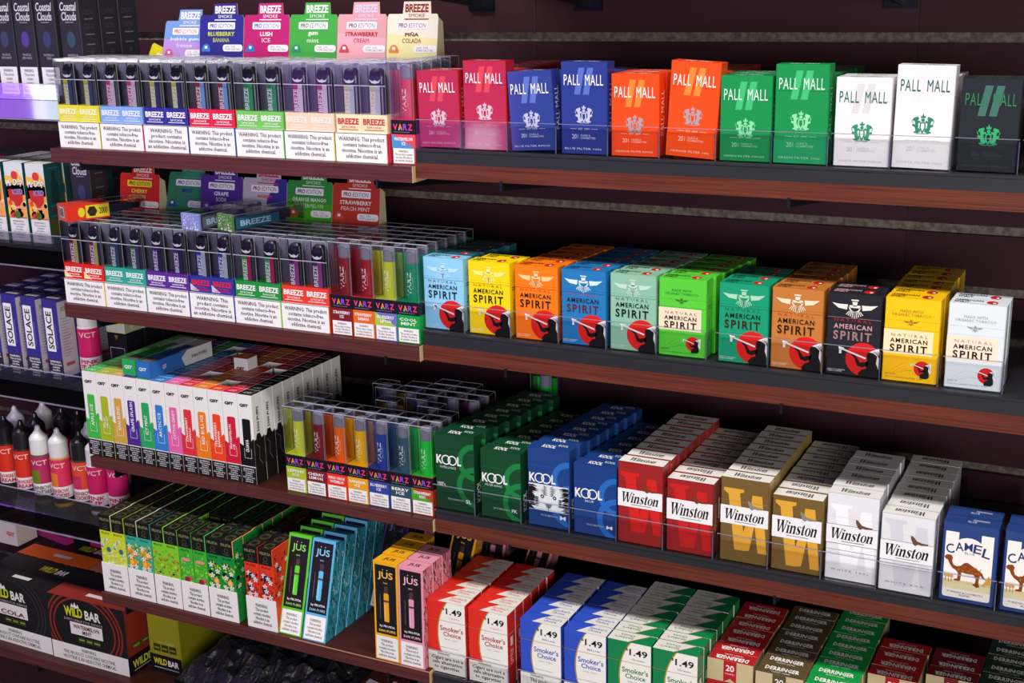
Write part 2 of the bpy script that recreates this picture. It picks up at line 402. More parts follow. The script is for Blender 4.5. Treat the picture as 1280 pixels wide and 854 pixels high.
def spirit(body, wing, nat, amer, sp, organic=None, top=None, foot=None):
    def fr(p):
        if not organic:
            wings(p, .5, .84, .86, wing)
            p.text('N A T U R A L', .13, .655, .7, .035, nat, 3, 0)
            p.text('AMERICAN', .12, .565, .72, .062, amer, 3, .02, spc=1.2); p.text('SPIRIT', .12, .43, .72, .11, sp, 3, .025, spc=1.3)
            figure(p, .70, .21, .66)
            p.text('TOBACCO INGREDIENTS:\nTOBACCO & WATER', .03, .03, .34, .032, foot or WHT, 2)
            p.rect(0, .70, 1, .003, amer, 1)
        else:
            pan, band = organic
            p.text('MADE WITH\nORGANIC TOBACCO', .12, .79, .72, .075, amer, 2, 0, al='CENTER')
            wings(p, .48, .72, .28, amer)
            for k in range(5): p.line([(.05+.1*k, .05+.02*k), (.2+.09*k, .14), (.38+.05*k, .22-.03*k)], .006, band, 1)
            p.rect(0, .33, .90, .29, pan, 1)
            p.text('N A T U R A L', .14, .54, .66, .035, nat, 3, 0)
            p.text('AMERICAN', .12, .465, .68, .053, '#2a1512', 3, .02, spc=1.2); p.text('SPIRIT', .12, .355, .68, .09, '#2a1512', 3, .025, spc=1.3)
            figure(p, .73, .17, .30)
            p.text(foot, .05, .07, .2, .02, amer, 2); p.text('CLASS A CIGARETTES NATURAL TASTE', .05, .035, .7, .015, amer, 2)
            p.rect(0, .635, 1, .003, band, 2)
    def tp(p): leaf_top(p, amer if not organic else '#2a1512', top or body)
    def sd(p): p.rect(.3, .62, .4, .012, amer, 1); p.rect(.3, .65, .4, .012, amer, 1); p.text('NATURAL', .38, .2, .2, .3, amer, 1, rot=90)
    return lambda: pack(88, 'film:'+body, fr, tp, sd)

def big_w(p, y0, y1, m, l=1):
    H = y1-y0; T = lambda pts: [(x, y0+y*H) for x, y in pts]
    p.poly(T([(.06, 1), (.48, 1), (.48, .955), (.40, .93), (.49, .30), (.56, .52), (.50, 0), (.31, 0), (.16, .90), (.06, .955)]), m, l)
    p.poly(T([(.66, .93), (.86, .93), (.99, 0), (.80, 0), (.72, .45), (.62, .02), (.50, 0), (.56, .5), (.60, .52)]), m, l)
def eagle(p, cx, cy, s, m, l=3):
    q = p.w/p.h; T = lambda pts: [(cx+x*s, cy+y*s*q) for x, y in pts]
    p.poly(T([(-.5, .42), (-.36, .38), (-.1, .08), (.15, .02), (.5, -.1), (.15, -.16), (-.05, -.12), (-.2, -.24), (-.34, -.16), (-.42, .02), (-.5, .2)]), m, l)
    p.poly(T([(.22, .0), (.6, -.02), (.56, -.12), (.2, -.14)]), m, l)
def serif_word(p, x, y, w, h, m, l, flip=False):
    """the word Winston in heavy slanted serif letters built from stems, hairlines and slab serifs"""
    st, G, cur = .17, [], 0.0
    def q(*pts): G.append([(cur+a, b) for a, b in pts])
    def rc(x0, y0, x1, y1): q((x0, y0), (x1, y0), (x1, y1), (x0, y1))
    # W
    q((.06, 1), (.28, 1), (.44, 0), (.34, 0)); q((.38, 0), (.46, 0), (.66, .95), (.58, .95)); q((.50, 1), (.72, 1), (.88, 0), (.78, 0)); q((.82, 0), (.90, 0), (1.10, 1), (1.03, 1))
    rc(-.02, .955, .36, 1); rc(.44, .955, .78, 1); rc(.94, .955, 1.18, 1); cur = 1.16
    def ii(): rc(.04, 0, .04+st, .66); rc(-.02, 0, .27, .04); rc(-.03, .62, .12, .66)
    def nn():
        rc(.04, 0, .04+st, .66); rc(-.03, .62, .12, .66); rc(-.02, 0, .26, .04); rc(.38, 0, .38+st, .5); rc(.33, 0, .62, .04)
        q((.21, .44), (.29, .54), (.38, .52), (.38, .46), (.55, .46), (.54, .58), (.48, .66), (.38, .68), (.30, .64), (.21, .52))
    ii(); q((.05, .80), (.13, .76), (.22, .80), (.24, .88), (.16, .93), (.07, .9)); cur += .32
    nn(); cur += .66
    q((.02, .04), (.02, .20), (.05, .20), (.10, .08), (.20, .04), (.28, .09), (.26, .16), (.10, .32), (.03, .42), (.04, .56), (.14, .66), (.26, .68), (.40, .64), (.40, .48), (.37, .48), (.32, .60), (.22, .64), (.15, .58), (.18, .50), (.34, .36), (.42, .26), (.40, .10), (.28, .0), (.16, -.02)); cur += .46
    q((.08, .10), (.12, .0), (.22, -.02), (.34, .04), (.38, .14), (.35, .15), (.30, .06), (.25, .08), (.25, .86), (.20, .86), (.08, .70)); rc(.0, .62, .36, .66); cur += .40
    for i in range(16):
        a, b = 2*math.pi*i/16, 2*math.pi*(i+1)/16; o = lambda t: (.27+.27*math.cos(t), .33+.35*math.sin(t)); n_ = lambda t: (.27+.11*math.cos(t), .33+.31*math.sin(t))
        q(o(a), o(b), n_(b), n_(a))
    cur += .56
    nn(); cur += .62
    X = cur+.25
    for g in G:
        pts = []
        for a, b in g:
            a += .25*b; u, v = a/X, b
            if flip: u, v = 1-u, 1-v
            pts.append((x+u*w, y+v*h))
        p.poly(pts, m, l, False)
def winston(h, body, wcol, bird, top, sides, foot=None, lines=None):
    def fr(p):
        k = h < 95
        if k: b0, b1, w0, w1 = .44, .73, .07, .94
        else: b0, b1, w0, w1 = .45, .67, .14, .88
        if foot: b0, b1 = (.40, .66) if k else (.42, .64)
        big_w(p, w0, w1, wcol)
        p.rect(0, b0, 1, b1-b0, WHT, 2)
        serif_word(p, .05, b0+(b1-b0)*.25, .90, (b1-b0)*.58, '#151010', 3)
        p.rect(.3, b0+(b1-b0)*.13, .45, .008, '#8a8484', 3)
        eagle(p, .72, b1+.02, .30, bird, 4)
        if lines:
            for yy in (b1, b0, b0-.075): p.rect(0, yy, 1, .004, '#4a4648', 3)
        if foot: p.text(foot, .12, .10, .74, .022, '#6b676a', 3)
        if not k: p.rect(0, .73, 1, .003, top, 2)
    def tp(p):
        p.rect(.0, .06, 1, .9, '#e9e4df', 1); p.rect(0, .0, 1, .06, top, 2)
        serif_word(p, .18, .30, .62, .46, '#151010', 2, flip=(h < 95))
    def sd(p): p.text('Winston', .3, .3, .42, .4, '#b8a26a' if not foot else '#77727a', 1, .02, .2, rot=90); p.rect(.84, .1, .05, .8, '#b5a06a', 1)
    return lambda: pack(h, 'film:'+body, fr, tp, sd, .25, sides='film:'+sides)

def kool(h, body, swirl, sub, foot, tiger=False, h100=None):
    def fr(p):
        y0 = .60 if h > 95 else .52
        if tiger: y0 = .56
        cy = y0-.06
        q = p.w/p.h
        p.ring(1.02, cy+.13, .44, .13, swirl, 1); p.ring(1.05, cy-.20, .50, .13, swirl, 1)
        hh = .115*(88/h)*1.15
        p.text('K', .04, y0, .15, hh, WHT, 3, .03); r = hh/q/2
        p.ring(.19+r*.92, y0+hh/2, r*1.12, .028, WHT, 3); p.ring(.19+r*2.45, y0+hh/2, r*1.12, .028, WHT, 3)
        p.text('L', .19+r*3.65, y0, .10, hh, WHT, 3, .03)
        p.text(sub, .12 if len(sub) > 5 else .28, y0-.055, .42 if len(sub) > 5 else .2, .03, '#d5e2d9', 2)
        if h100: p.text(h100, .05, .30, .2, .055, WHT, 2)
        p.text('TRUE MENTHOL', .3, .13, .42, .022, '#c5d4cb', 2); p.text(foot, .77, .115, .14, .05, WHT, 2, .02)
        if tiger:
            p.rect(.02, .20, .96, .34, '#dfe3e8', 2); rr = random.Random(3)
            for k in range(15):
                yy = .215+.021*k; e = abs(k-7)/7
                for f in (1, -1):
                    x1 = .48; x2 = .48-rr.uniform(.10, .26); t = rr.uniform(.006, .013)
                    p.poly([(.5+f*x1, yy+t*1.4), (.5+f*(x1+x2)/2, yy+t+.006), (.5+f*x2, yy-.006), (.5+f*(x1+x2)/2, yy-t+.004), (.5+f*x1, yy-t*.6)], BLK, 3)
                    if k > 8: p.poly([(.5+f*.02, yy), (.5+f*.08, yy+.010), (.5+f*rr.uniform(.12, .22), yy+.022), (.5+f*.09, yy-.002)], BLK, 3)
                    if 2 < k < 8: p.poly([(.5+f*.22, yy), (.5+f*.28, yy+.014), (.5+f*.34, yy+.004), (.5+f*.27, yy-.006)], '#3c4048', 3)
            for f in (1, -1):
                p.ell(.5+f*.17, .385, .07, '#e8ecef', 4); p.ell(.5+f*.15, .385, .045, BLK, 5); p.ell(.5+f*.15, .385, .02, '#cfe0ea', 6)
            p.poly([(.41, .30), (.59, .30), (.54, .245), (.46, .245)], '#6b6f78', 4); p.line([(.5, .25), (.5, .21)], .015, BLK, 4)
        p.rect(0, 1-.26*88/h, 1, .003, swirl, 1)
    def tp(p): 
        p.text('KOOL', .30, .22, .32, .42, WHT, 1, .03); p.text('KOOL', .62, .62, .24, .28, '#c6d6cc', 1, .02)
    def sd(p): p.text('KOOL', .3, .12, .45, .28, WHT, 1, .03, rot=90)
    return lambda: pack(h, 'film:'+body, fr, tp, sd, .28)

CAMEL_ = [(.02, .80), (.07, .86), (.16, .87), (.20, .80), (.185, .70), (.22, .58), (.30, .54), (.38, .58), (.45, .68), (.52, .70), (.60, .64), (.70, .56), (.78, .50), (.84, .44), (.88, .33), (.92, .28),
          (.90, .26), (.84, .31), (.80, .38), (.78, .30), (.77, .12), (.80, .02), (.74, -.02), (.64, .06), (.70, .10), (.71, .24), (.66, .36), (.50, .36), (.40, .38), (.39, .20), (.385, .12), (.36, .10), (.26, .10), (.24, .14), (.32, .17), (.33, .34), (.28, .42), (.20, .48), (.14, .58), (.10, .70), (.04, .74)]
def camel():
    def fr(p):
        bl = '#27407f'
        p.rrect(.055, .045, .87, .73, '#f4efe8', 1, .05); p.rect(.055, .75, .24, .14, '#f4efe8', 1); p.rect(.70, .75, .225, .14, '#f4efe8', 1)
        p.ell(.49, .62, .34, '#f4efe8', 1, ry=.215)
        p.rect(.055, .16, .87, .10, '#e7dcb0', 2); p.rect(.055, .24, .87, .035, '#eed9a0', 2)
        for i, ch in enumerate('CAMEL'):
            a = (i-2)*.165; s = 1+.18*abs(i-2)/2
            p.text(ch, .48+a-.073, .69-(a*a)*.5-.02*s, .146, .10*s, '#27336e', 3, .01, tilt=-34*a)
        p.text('BLUE', .42, .625, .18, .028, '#6b7aa5', 3)
        p.poly([(x*.86+.04, .225+y*.42) for x, y in CAMEL_], '#8a4216', 3)
        rr = random.Random(5)
        for k in range(16):
            x, y = .32+.42*rr.random(), .39+.08*rr.random(); p.ell(x, y, .012, '#c17c36', 4, n=6)
        p.poly([(.76, .245), (.92, .245), (.92, .36), (.88, .39)], '#d89b2c', 2)
        for x in (.10, .16, .21): p.line([(x, .24), (x, .31)], .012, '#b98138', 3); p.ell(x, .32, .035, '#cf9d58', 3, n=8)
        p.text('TURKISH & DOMESTIC\nBLEND', .14, .075, .66, .055, '#3a3f5e', 3, al='CENTER')
    def tp(p): p.text('BLUE', .42, .3, .16, .2, '#c9d2ea', 1); p.rect(.5, .55, .3, .18, '#8d93a5', 1)
    return pack(88, 'film:#27407f', fr, tp, None, .3)

def choice(body, name, warn, flip):
    def fr(p):
        w = '#f0ece4'
        p.ell(1.06, .54, .80, '#b5902f', 1, ry=.62, n=40); p.ell(1.09, .54, .80, w, 2, ry=.62, n=40)
        p.text('$', .42, .885, .06, .035, BLK, 3, .01); p.text('1.49', .51, .835, .41, .085, BLK, 3, .02)
        p.text(name, .56, .775, .30, .022, body, 3)
        p.rect(0, .735, 1, .005, '#a5862f', 3)
        p.text("Smoker's", .34, .60, .60, .07, body if body != '#e02a20' else '#a81f1a', 3, .015); p.text('Choice', .42, .525, .46, .062, body if body != '#e02a20' else '#a81f1a', 3, .015)
        p.text('Large Cigars', .46, .47, .34, .028, '#aaa39a', 3)
        p.rect(.3, .36, .5, .008, '#b9b2aa', 3)
        p.rect(0, 0, 1, .285, w, 4); p.rect(0, .285, 1, .003, '#777', 4) if 0 else None
        p.text('WARNING:', .24, .25, .34, .028, BLK, 5, .01)
        p.text(warn, .08, .04, .84, .19, BLK, 5, .015, al='CENTER')
    def tp(p):
        w = '#ded9d2'
        if not flip:
            p.poly([(.30, 0), (1, 0), (1, 1), (.62, 1), (.45, .6)], w, 1)
            p.text("Smoker's\nChoice", .52, .25, .40, .5, body, 2, .01)
        else:
            p.poly([(0, 0), (.48, 0), (.62, .4), (.85, 1), (0, 1)], w, 1); p.line([(.48, 0), (.62, .4), (.85, 1)], .02, '#a5862f', 2)
            p.text("Smoker's\nChoice", .12, .25, .42, .5, body, 2, .01, flip=True)
    def sd(p): p.rect(.1, .72, .8, .005, '#d8d0c0', 1); p.rect(.35, .55, .3, .12, '#e8dcd0', 1); p.text('LITTLE', .35, .3, .3, .2, '#e8dcd0', 1, rot=90)
    return lambda: pack(100, 'film:'+body, fr, tp, sd, .265)
def derringer(body, flip, white='#f3efe9'):
    def fr(p):
        p.rect(0, 0, 1, 1, '#c9b78f', 1); p.rect(.0, .0, 1, .55, '#c2af86', 2); p.rect(.0, .60, 1, .08, body, 3)
        p.poly([(.36, 1), (.64, 1), (.64, .68), (.5, .74), (.36, .68)], body, 4); p.text('20', .41, .85, .18, .09, white, 5, .02); p.text('CIGARS', .40, .80, .2, .02, white, 5)
        p.text('DERRINGER', .08, .3, .84, .16, body, 3, .03)
    def tp(p):
        p.text('DERRINGER', .14, .40 if not flip else .12, .72, .38, white, 1, .03, flip=flip)
        p.text('CLASSIC CIGARS', .3, .18 if not flip else .6, .4, .12, white, 1, .0, flip=flip)
    return lambda: pack(86, 'film:'+body, fr, tp, None, .28, sides='film:#b3a27c')

# column: (shelf number word, x, first y, builder key, builder, description, how many deep, sideways drift, tilt of the front pack, spacing)
PMG = 'pm'
packs = {
 'pm_red_k': pm(88, '#b01a28', '#d64554', WHT, '#d8b8c8', '#e2b8bc', None, 'RED FILTER KINGS'),
 'pm_red_l': pm(100, '#b3182a', '#da4456', WHT, '#d8bccc', '#e2b8bc', None, 'RED FILTER 100s'),
 'pm_blue_k': pm(88, '#2b3c8e', '#5a70c0', WHT, '#b9bcd8', '#d5daf0', None, 'BLUE FILTER KINGS'),
 'pm_blue_l': pm(100, '#26368a', '#566cbe', WHT, '#b9bcd8', '#d5daf0', None, 'BLUE FILTER 100s'),
 'pm_or_k': pm(88, '#f0470f', '#fa8236', WHT, '#a89aa0', '#f6d8c8', None, 'ORANGE FILTER KINGS'),
 'pm_or_l': pm(100, '#f0480f', '#fa8638', WHT, '#a89aa0', '#f6d8c8', '#f2500f', 'ORANGE FILTER 100s'),
 'pm_gr_k': pm(88, '#0d8a48', '#3fb873', '#d2f0dc', '#7fd69c', '#9fdcb4', None, 'GREEN FILTER KINGS'),
 'pm_gr_l': pm(100, '#0b8a48', '#3fb873', '#d2f0dc', '#8ad8a4', '#9fdcb4', '#1f9a62', 'GREEN FILTER 100s'),
 'pm_wh_k': pm(88, '#e9e6e8', '#cfcdd2', '#2f6a58', '#2c8d6a', '#bdbcc2', None, 'WHITE FILTER KINGS'),
 'pm_wh_l': pm(100, '#eae7e8', '#dcdade', '#2f5a58', '#2c7d6a', '#c5c4ca', None, 'WHITE FILTER 100s'),
 'pm_bk': pm(88, '#181c26', '#3c6a62', '#2c7a48', '#2ea368', '#33404a', None, 'MENTHOL KINGS'),
 'as_lb': spirit('#8fcdf0', '#b9e0f6', '#3f5a6a', '#161316', '#161316'),
 'as_te0': spirit('#2f6c7c', '#9fc8c8', '#2c4a52', '#161316', '#161316'),
 'as_ye': spirit('#f8d808', '#fbe98a', '#8a6a10', '#161316', '#161316'),
 'as_or': spirit('#fb7b0e', '#fccb90', '#e0391a', '#161316', '#161316'),
 'as_bl': spirit('#1f78b8', '#d8e8f2', '#b03a5a', '#24182e', '#5a2436'),
 'as_sg': spirit('#8dbfa4', '#bfdcc8', '#3f5f50', '#161316', '#161316'),
 'as_li': spirit('#58cc3a', '#8ade70', '#8a5a30', '#2f6a26', '#2a1512', ('#f0dcc0', '#43a82c'), None, 'GREEN'),
 'as_gr': spirit('#0d9a70', '#a9d8b8', '#1d6a3c', '#161316', '#3f1a14'),
 'as_br': spirit('#c47834', '#f2ddc0', '#c83a1a', '#161316', '#2e1412'),
 'as_bk': spirit('#1d1c26', '#e8e0d8', '#b8202a', '#c89aa0', '#a07878', None, '#24222c'),
 'as_go': spirit('#fbc40a', '#fbe98a', '#a07860', '#a06a10', '#2a1512', ('#f6e2b6', '#e89a0a'), None, 'GOLD'),
 'as_wh': spirit('#dfe6ec', '#8a98a4', '#b08a80', '#8d98a2', '#2a1512', ('#f2e0c8', '#c5d2dc'), None, 'SKY'),
 'ko_gl': kool(100, '#0a4024', '#1a7a3c', 'SUPER LONGS', 'SL', h100="100's"),
 'ko_gk': kool(88, '#0b4626', '#1c8040', 'FILTER KINGS', 'FK'),
 'ko_bl': kool(100, '#1a4084', '#2a6cbc', 'BLUE', 'M', True),
 'ko_bk': kool(88, '#173e82', '#286abc', 'BLUE', 'M'),
 'wi_rl': winston(100, '#9c1f20', '#d42420', '#7a3a20', '#9c1f20', '#a02828'),
 'wi_rk': winston(88, '#9c1c1e', '#c82220', '#7a3a20', '#9c1c1e', '#96484a'),
 'wi_gl': winston(100, '#75592c', '#e0a63a', '#8d887c', '#a38444', '#a98f50'),
 'wi_gk': winston(88, '#75592c', '#e0a63a', '#8d887c', '#a38444', '#a98f50'),
 'wi_wl': winston(100, '#e7e5ea', '#f6f5f8', '#6a4a30', '#d8d5da', '#cfccd4', 'W H I T E   1 0 0 s', True),
 'wi_wk': winston(88, '#e7e5ea', '#d5d3dc', '#6a4a30', '#d8d5da', '#cfccd4', 'W H I T E   B O X', True),
 'camel': camel,
 'sc_r': choice('#e02a20', 'Original Red', 'Cigars are not a\nsafe alternative\nto cigarettes.', False),
 'sc_b': choice('#2f4fc0', 'Blue', 'This product\ncontains nicotine.\nNicotine is addictive.', False),
 'sc_g': choice('#0c8048', 'Green', 'This product\ncontains nicotine.\nNicotine is addictive.', True),
 'de_r': derringer('#b81c26', True), 'de_b': derringer('#5c4c30', False), 'de_g': derringer('#0f9a44', False),
 'de_r2': derringer('#b02224', True), 'de_r3': derringer('#7c1d22', True), 'de_g2': derringer('#2c4034', False),
}
SH = {1: (R1+16+1.2, 'topmost shelf'), 2: (R2+17.5+1.2, 'second shelf'), 3: (R3+12+1.2, 'third shelf'), 4: (R4+12+1.2, 'lowest shelf')}
cols = [
 (1, -296, 0, 'pm_red_k', 'short dark red pack with white lettering', 2, 0, -1, 23.4),
 (1, -236, 0, 'pm_red_l', 'tall dark red pack with crest', 1, 0, 0, 23.4),
 (1, -236, 24, 'pm_red_k', 'short dark red pack behind the tall one', 7, 0, 0, 23.4),
 (1, -175, 0, 'pm_blue_k', 'short navy blue pack with pale crest', 2, 0, -3.2, 23.4),
 (1, -113, 0, 'pm_blue_l', 'tall navy blue pack with pale crest', 1, 0, 0, 23.4),
 (1, -113, 24, 'pm_blue_k', 'short navy blue pack behind the tall one', 3, 0, 0, 23.4),
 (1, -53, 0, 'pm_or_k', 'short bright orange pack with grey crest', 3, 0, 0, 23.4),
 (1, 10, 0, 'pm_or_l', 'tall bright orange pack with grey crest', 1, 0, 3.2, 23.4),
 (1, 10, 24, 'pm_or_k', 'short bright orange pack behind the tall one', 6, 0, 0, 23.4),
 (1, 70, 0, 'pm_gr_k', 'short emerald green pack with crest', 3, 0, 0, 23.4),
 (1, 128, 0, 'pm_gr_l', 'tall emerald green pack with crest', 1, 0, 0, 23.4),
 (1, 128, 24, 'pm_gr_k', 'short emerald green pack behind the tall one', 6, 0, 0, 23.4),
 (1, 190, 0, 'pm_wh_k', 'short white pack with green crest', 2, 0, 0, 23.4),
 (1, 248, 0, 'pm_wh_l', 'tall white pack with green crest', 1, 0, 0.8, 23.4),
 (1, 248, 24, 'pm_wh_k', 'short white pack behind the tall one', 3, 0, 0, 23.4),
 (1, 310, 0, 'pm_bk', 'short black pack with green crest', 2, 0, 0.5, 23.4),
 (1, 372, 6, 'pm_bk', 'cut-off black pack at the frame edge', 1, 0, 0, 23.4),
 (2, -299, 0, 'as_lb', 'light blue pack with red disc', 1, 0, 0, 22.6),
 (2, -299, 24, 'as_te0', 'dusky teal pack behind the light blue one', 4, 5, 0, 22.6),
 (2, -237, 0, 'as_ye', 'yellow pack with red disc', 2, 6, 0, 22.6),
 (2, -175, 0, 'as_or', 'orange pack with winged emblem and red disc', 6, 3, 0, 22.6),
 (2, -115, 0, 'as_bl', 'blue pack with winged emblem and red disc', 6, 3, 0, 22.6),
 (2, -54.5, 0, 'as_sg', 'sage green pack with red disc', 6, 3, 0, 22.6),
 (2, 4, 0, 'as_li', 'lime green pack with cream panel', 6, 3, 0, 22.6),
 (2, 73.5, 0, 'as_gr', 'deep green pack with winged emblem', 4, 1, 0, 22.6),
 (2, 132, 0, 'as_br', 'tan brown pack with winged emblem', 6, 1, 0, 22.6),
 (2, 192, 0, 'as_bk', 'charcoal black pack with red disc', 2, 0, 0, 22.6),
 (2, 250.5, 0, 'as_go', 'golden yellow pack with cream panel', 7, 0, 0, 22.6),
 (2, 313, 0, 'as_wh', 'pale grey pack with cream panel', 2, 0, 0, 22.6),
 (3, -289, -6, 'ko_gl', 'tall dark green pack with ring lettering', 8, 4, 0, 24.5),
 (3, -225, -6, 'ko_gk', 'short dark green pack with ring lettering', 7, 4, 0, 24),
 (3, -160.5, -5, 'ko_bl', 'tall blue pack with tiger face', 8, 3, 0, 23.5),
 (3, -100, -5, 'ko_bk', 'short plain blue pack with ring lettering', 7, 3, 0, 24),
 (3, -42, -7, 'wi_rl', 'tall red pack with white name band', 8, 1, 0, 23.6),
 (3, 18.5, -7, 'wi_rk', 'short red pack with white name band', 8, 0, 0, 23.6),
 (3, 82.5, -6, 'wi_gl', 'tall bronze pack with golden letter', 8, 0, 0, 23.6),
 (3, 142, -6, 'wi_gk', 'short bronze pack with golden letter', 8, 0, 0, 23.6),
 (3, 202, -4, 'wi_wl', 'tall white pack with flying bird', 6, 0, 0, 23.6),
 (3, 261, -8, 'wi_wk', 'short white pack with flying bird', 8, 0, 0, 23.6),
 (3, 324, -6, 'camel', 'blue and white camel pack beside the white ones', 2, 0, 0, 25),
 (3, 385, -6, 'camel', 'cut-off blue and white camel pack at the frame edge', 2, 0, 0, 25),
 (4, -290, -40, 'sc_r', 'red pack priced in black beside the pink cartons', 6, 0, 0, 23.4),
 (4, -230, -41, 'sc_r', 'red pack priced in black beside the blue ones', 6, 0, 0, 23.4),
 (4, -158, -40, 'sc_b', 'blue pack priced in black next to red packs', 6, 0, 0, 23.4),
 (4, -99, -40, 'sc_b', 'blue pack priced in black next to green packs', 6, 0, 0, 23.4),
 (4, -42, -40, 'sc_g', 'green pack priced in black next to blue packs', 7, 0, 0, 23.4),
 (4, 15, -40, 'sc_g', 'green pack priced in black next to cream packs', 7, 0, 0, 23.4),
 (4, 72, -10, 'de_r', 'cream pack with red banner and red lid', 7, 0, 0, 21.8),
 (4, 132, -17, 'de_b', 'cream pack with brown banner and brown lid', 8, 0, 0, 21.8),
 (4, 190, -20, 'de_g', 'cream pack with green banner and green lid', 9, 0, 0, 21.8),
 (4, 249, 30, 'de_r2', 'bright red-lidded pack beside an empty gap', 4, 0, 0, 22.4),
 (4, 309, 55, 'de_r3', 'dark maroon-lidded pack beside an empty gap', 3, 0, 0, 22.4),
 (4, 366, 20, 'de_g2', 'dusky green-lidded pack at the shelf end', 7, 0, 0, 22.4),
]
def tray(x, sh, desc, x1=None):
    t = thing('pusher_tray', 'clear pusher tray under the %s' % desc, 'tray', 'clear pusher trays')
    w = 59.0; y0 = {3: -10, 4: -44}.get(sh, -3.2)
    part('tray_floor', box(0, y0, 0, w, 285, .9, 'clear:#fafafc'), t)
    lh = 33
    part('front_lip', box(0, y0-1.2, -1, w, y0, lh, 'clear:#fcfcfe', 'kt') + box(0, y0-1.25, lh, w, y0+.05, lh+.7, 'edge:#8f93a8') +
         box(1, y0-1.8, -1.6, w-1, y0-.2, -.2, 'edge:#7d8098'), t, 'clear upright front lip')
    part('side_divider', box(w-.6, y0, .9, w+.2, 285, 30, 'clear:#f8f8fc', 'lt') + box(w-.7, y0-1.2, -1, w+.3, y0+.2, 31, 'edge:#7c80a0'), t)
    z = SH[sh][0]-1.1
    return at(t, x-2, 0, z)
trays = set()
dark_desc = {}
for sh, x, y0, key, desc, n, drift, tilt, sp in cols:
    zt, word = SH[sh]
    for i in range(n):
        lean = tilt if i == 0 else random.uniform(-.25, .25)
        dx = drift*i + (random.uniform(-.5, .5) if i else 0)
        lab = ('%s, first in its column, %s' if i == 0 else '%s, ' + ORD[i] + ' in its column, %s') % (desc, word)
        if n == 1: lab = '%s, standing alone on the %s' % (desc, word)
        zz = zt
        if lean > 1: zz += .0
        if lean < -1: dx += 0
        o = put('pack_'+key, packs[key], x+dx, y0+i*sp, zz + max(0, PW*math.sin(math.radians(lean)))*1.0 + max(0, -0), lab, 'column of the ' + desc,
                0, lean, random.uniform(-.6, .6) if i else 0)
    if round(x) not in trays and y0 < 23.5 or sh == 4: tray(x, sh, desc)

# ------------------------------------------------------------------ clear-boxed vapes in warning display boxes
def clear_case(x0, y0, z0, x1, y1, z1, tint='#f9f9fb', e='#d2d2e0', mid=None):
    c = 'clear:'+tint; k = .42
    pl = box(x0, y0, z0, x1, y1, z1, c, 'b')
    ed = []
    for x in (x0, x1):
        for y in (y0, y1): ed += box(x-k*.55, y-k*.55, z0, x+k*.55, y+k*.55, z1, 'soft:'+e, 'tb')
    for z in (z1,):
        for y in (y0, y1): ed += box(x0, y-k, z-k, x1, y+k, z+k, ('edge:' if y == y0 else 'soft:')+e, 'lr')
        for x in (x0, x1): ed += box(x-k*.7, y0, z-k*.7, x+k*.7, y1, z+k*.7, 'soft:'+e, 'fk')
    if mid: ed += box(x0, y0-k*1.2, mid-.5, x1, y0, mid+.5, 'edge:#d8d8e6', 'lr')
    return pl, ed
def lighten(h, f):
    v = [int(h[i:i+2], 16) for i in (1, 3, 5)]; return '#%02x%02x%02x' % tuple(int(a+(255-a)*f) if f > 0 else int(a*(1+f)) for a in v)
def breeze(lab, txt, ca, cb, swirl=None):
    """one boxed vape: clear case, dark mouthpiece, two-tone stick, printed base card"""
    w, d, h = 36.0, 21.0, 117.0
    def b():
        t = thing('boxed_vape', '', 'boxed vape')
        zb = 56
        part('base_card', carton(w, d, 0, 0, zb, zb, 'ink:'+lab, .6), t)
        p = P(w, zb-36); p.text('BREEZE', .08, .40, .84, .36, txt, 2, .035); p.text('SMOKE', .22, .18, .56, .13, txt, 2, .0)
        p.rect(.12, .07, .76, .04, txt, 2)
        if swirl: p.poly([(0, 0), (.4, 0), (0, .5)], swirl, 1)
        part('base_print', p.out(front(0, 0, 36)), t)
        c, e = clear_case(.3, .3, zb, w-.3, d-.3, h, mid=90)
        cc_ = part('clear_case', c, t, 'clear plastic case'); part('case_edge', e, cc_)
        part('back_card', box(1.2, d-1.6, zb, w-1.2, d-1.2, 112, 'ink:#85829a'), t)
        cx = w*.54; r0 = 8.6
        dev = []
        for a0, a1, mk in ((0, 180, ca), (180, 360, ca)):
            pass
        n = 20
        def loop(rx, ry, z): return [(cx+rx*math.copysign(abs(math.cos(2*math.pi*i/n))**.6, math.cos(2*math.pi*i/n)), d/2+ry*math.copysign(abs(math.sin(2*math.pi*i/n))**.6, math.sin(2*math.pi*i/n)), z) for i in range(n)]
        def loft(L, mk):
            o = []
            for A, B in zip(L, L[1:]):
                for i in range(n): j = (i+1) % n; o.append(([A[i], A[j], B[j], B[i]], mk))
            o.append((L[-1], mk)); return o
        sb = part('stick_body', loft([loop(10.5, 6.5, zb-.5), loop(10.5, 6.5, 88)], 'plastic:#1b1a2c'), t, smooth=True)
        part('mouthpiece', loft([loop(9.6, 6, 88), loop(10.4, 6.4, 92), loop(10.4, 6.4, 101), loop(8.8, 5.4, 107), loop(5, 3.4, 110)], 'plastic:#14121f'), t, 'glossy dark domed mouthpiece', smooth=True)
        p = P(15, 34); p.rect(.02, 0, .52, 1, ca, 1); p.rect(.54, 0, .44, 1, cb, 1)
        p.text('BREEZE', .10, .03, .44, .80, '#d9d7e6', 2, .02, rot=90)
        pr = p.out(front(cx-8.5, d/2-6.6, zb))
        p = P(16, 8); p.poly([(0, .75), (.3, .45), (.5, .62), (.75, .42), (1, .8), (.85, .25), (.5, .1), (.2, .2)], '#e8e6ee', 1)  # pale crescent is a glint painted onto the glossy mouthpiece
        pr += p.out(front(cx-8.2, d/2-6.6, 91.5))
        part('stick_print', pr, sb); return t
    return b
